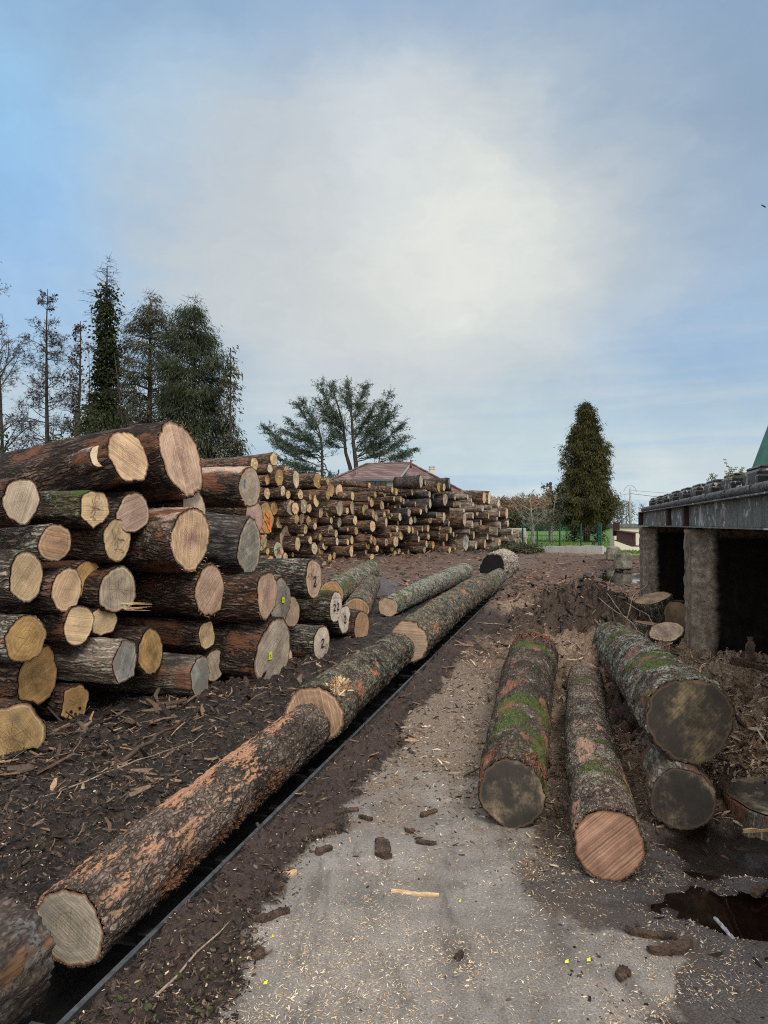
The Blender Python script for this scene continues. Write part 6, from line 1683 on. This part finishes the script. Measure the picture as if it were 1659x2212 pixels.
# cedar with flat layered limbs
def cedar():
    y = 80.0; t = thing('cedar', 'spreading blue green cedar with layered limbs behind the house', 'tree', gx(770, y))
    rs = np.random.RandomState(8); O = np.array(t.location); tr = MB(); fo = MB(); br = MB()
    def Pp(px, py, dz=0): return np.array(at(px, py, y+dz))-O
    def D(c): return (540+.293*c[0], 810+.293*c[1])
    trunks = [[(790, 900), (785, 690), (760, 480), (748, 300), (742, 90)], [(770, 900), (740, 690), (700, 560), (690, 400), (650, 230), (600, 80)], [(560, 1000), (540, 760), (540, 560), (520, 420), (470, 300)],
              [(900, 900), (950, 640), (960, 560)]]
    for k, tk_ in enumerate(trunks):
        P = np.array([Pp(*D(c)) for c in tk_]); 
        P[:, 1] += [0, 0.8, -1.5, 1.0][k]
        PP = np.array([P[min(int(q), len(P)-2)]*(1-(q-min(int(q), len(P)-2)))+P[min(int(q), len(P)-2)+1]*(q-min(int(q), len(P)-2)) for q in np.linspace(0, len(P)-1, 14)])
        tr.tube(PP, np.linspace([.34, .28, .22, .10][k], .04, 14), 7)
    limbs = [((540, 640), (120, 385)), ((545, 600), (205, 470)), ((540, 560), (300, 335)), ((530, 480), (350, 205)), ((530, 470), (400, 200)), ((690, 420), (520, 70)), ((650, 230), (600, 60)), ((745, 300), (720, 65)), ((750, 320), (850, 80)),
             ((770, 560), (1030, 140)), ((800, 600), (1060, 250)), ((790, 610), (1130, 350)), ((790, 640), (1150, 455)), ((960, 620), (1205, 545)), ((960, 640), (1100, 640)), ((545, 680), (185, 490)),
             ((560, 720), (200, 600)), ((550, 740), (240, 690)), ((560, 700), (330, 640)), ((700, 520), (560, 330)), ((720, 540), (600, 500)), ((690, 420), (510, 200)), ((760, 450), (640, 300)), ((760, 420), (940, 200)),
             ((780, 560), (880, 400)), ((790, 600), (1000, 480)), ((800, 620), (960, 560)), ((540, 600), (430, 440)), ((545, 620), (400, 560)), ((750, 300), (700, 180)), ((750, 350), (820, 220)), ((700, 430), (600, 260)),
             ((540, 520), (620, 440)), ((650, 700), (640, 790)), ((545, 650), (650, 790)), ((790, 560), (900, 500)), ((750, 500), (840, 330)), ((700, 500), (640, 400)), ((780, 500), (1000, 300)), ((545, 700), (300, 720)), ((545, 500), (250, 400)), ((960, 640), (1150, 560))]
    for i, (a, b) in enumerate(limbs):
        dz = rs.uniform(-4.5, 4.5) if i > 4 else rs.uniform(-2, 2)
        A = Pp(*D(a), 0); B = Pp(*D(b), dz); m = 16
        up = np.array([0, 0, 1.0])*np.linalg.norm(B-A)*.06
        P = np.array([A+(B-A)*f+up*math.sin(f*math.pi)*(-1) + np.array([0, 0, .25])*f*0 for f in np.linspace(0, 1, m)])
        P += rs.normal(0, .05, P.shape)
        br.tube(P, np.linspace(.075, .015, m), 5, cap=False)
        ln = np.linalg.norm(B-A); nsub = int(ln*13)
        for q in range(nsub):
            f = rs.uniform(.28, 1.0); c = A+(B-A)*f-up*math.sin(f*math.pi)
            d = norm((B-A)/ln*.9+rs.normal(0, .7, 3)*np.array([1, 1, .28])); l = rs.uniform(.7, 2.5)*(1.2-.65*f)
            e = c+d*l+np.array([0, 0, -.10*l]); br.tube([c, e], [.02, .006], 3, cap=False)
            nn = 22; ff = rs.uniform(.1, 1.08, nn)
            C = c+(e-c)*ff[:, None]+rs.normal(0, .07, (nn, 3)); Dd = norm(d*.7+rs.normal(0, .5, (nn, 3))+np.array([0, 0, -.30]))
            blades(fo, C, Dd, rs.uniform(.15, .36, nn), rs.uniform(.022, .045, nn), rs)
    link('trunk', tr.mesh('trunk', M['trunk'], True), t); link('branches', br.mesh('branches', M['trunk'], True), t); link('foliage', fo.mesh('foliage', M['cedar'], False), t)
cedar()
bare_tree('fruit_tree', 'bare lichen covered fruit tree by the fence, left one', 'tree', gx(1152, 53), hz(1075, 53), 2.2, 41, r0=.15, nb=15, levels=4, mat='trunkgrey', group='old fruit trees', up=.55)
bare_tree('fruit_tree', 'bare lichen covered fruit tree by the fence, right one with some leaves', 'tree', gx(1190, 64), hz(1062, 64), 2.4, 42, r0=.16, nb=15, levels=4, mat='trunkgrey', leaves=('bush', .35), group='old fruit trees', up=.55)
bare_tree('shrub', 'low leafless brown bush at the fence end', 'shrub', gx(1283, 46), 1.4, 1.0, 43, r0=.03, nb=12, levels=3, mat='trunk', up=.7, leaves=('brownleaf', .5))
def bush(px, y, r, h, seed, label, mat='bush', n=1500):
    dense_tree('shrub', label, 'shrub', gx(px, y), h, [(0, r, r), (.5, r, r), (1, r*.4, r*.4)], seed, mat, n, blade=(.08, .2), wid=(.02, .05), droop=0, clump=.3, nclump=50, trunk_r=.03, trunk_h=h*.5)
bush(1105, 40, 1.2, .45, 51, 'low green brambles at the far end of the log stack')
bush(1135, 41.5, .9, .35, 52, 'sparse bramble patch before the left end of the low wall')
bush(1240, 66, .9, 1.6, 53, 'small sapling with dark leaves left of the conifer trunk', n=500)

# autumn wood on the horizon
def wood(name, label, px0, px1, y, ztop, mat, seed, n, trunks=True):
    rs = np.random.RandomState(seed); mb = MB(); x0 = (px0-CX)/F*y; x1 = (px1-CX)/F*y
    nc = int((x1-x0)*1.1)
    cxs = rs.uniform(x0, x1, nc); cys = y+rs.uniform(0, 14, nc); hh = ztop*(.80+.22*rs.rand(nc))+ztop*.12*np.sin(cxs*.21+seed)
    rr = rs.uniform(1.4, 3.0, nc); per = n//nc
    i = np.repeat(np.arange(nc), per); m = len(i)
    f = rs.rand(m)**.7
    C = np.stack([cxs[i]+rs.normal(0, 1, m)*rr[i]*.62*(1.15-f*.75), cys[i]+rs.normal(0, 1, m)*rr[i]*.6, hh[i]*f+rs.normal(0, .2, m)], -1)
    D = norm(rs.normal(size=(m, 3))+[0, 0, .7]); blades(mb, C, D, rs.uniform(.3, .9, m), rs.uniform(.05, .20, m), rs)
    for k in range(nc):
        mb.tube([[cxs[k], cys[k], 0], [cxs[k]+rs.normal(0, .3), cys[k], hh[k]*1.0]], [.14, .02], 4, cap=False, mi=1)
        for q in range(7):
            z = hh[k]*rs.uniform(.45, .95); mb.tube([[cxs[k], cys[k], z], [cxs[k]+rs.normal(0, 1.2), cys[k]+rs.normal(0, 1), z+rs.uniform(.8, 2.2)]], [.04, .012], 3, cap=False, mi=1)
    mb.build(name, [M[mat], M['greywood']], None, smooth=False, kind='stuff', label=label, cat='wood')
wood('woodland', 'autumn brown wood along the horizon beyond the field', 960, 1235, 175, 9.2, 'autumn', 61, 16000)
wood('woodland', 'rust orange part of the wood behind the fruit trees', 1120, 1225, 168, 8.0, 'autumn_o', 62, 7000)
wood('woodland', 'dark green grey lower edge of the far wood', 960, 1345, 160, 4.6, 'spruce', 63, 14000)
wood('woodland', 'distant grey wood right of the tall conifer', 1230, 1440, 260, 9.5, 'greywood', 64, 9000)
wood('woodland', 'distant grey wood left behind the stack and trees', -60, 960, 230, 7.5, 'greywood', 65, 9000)
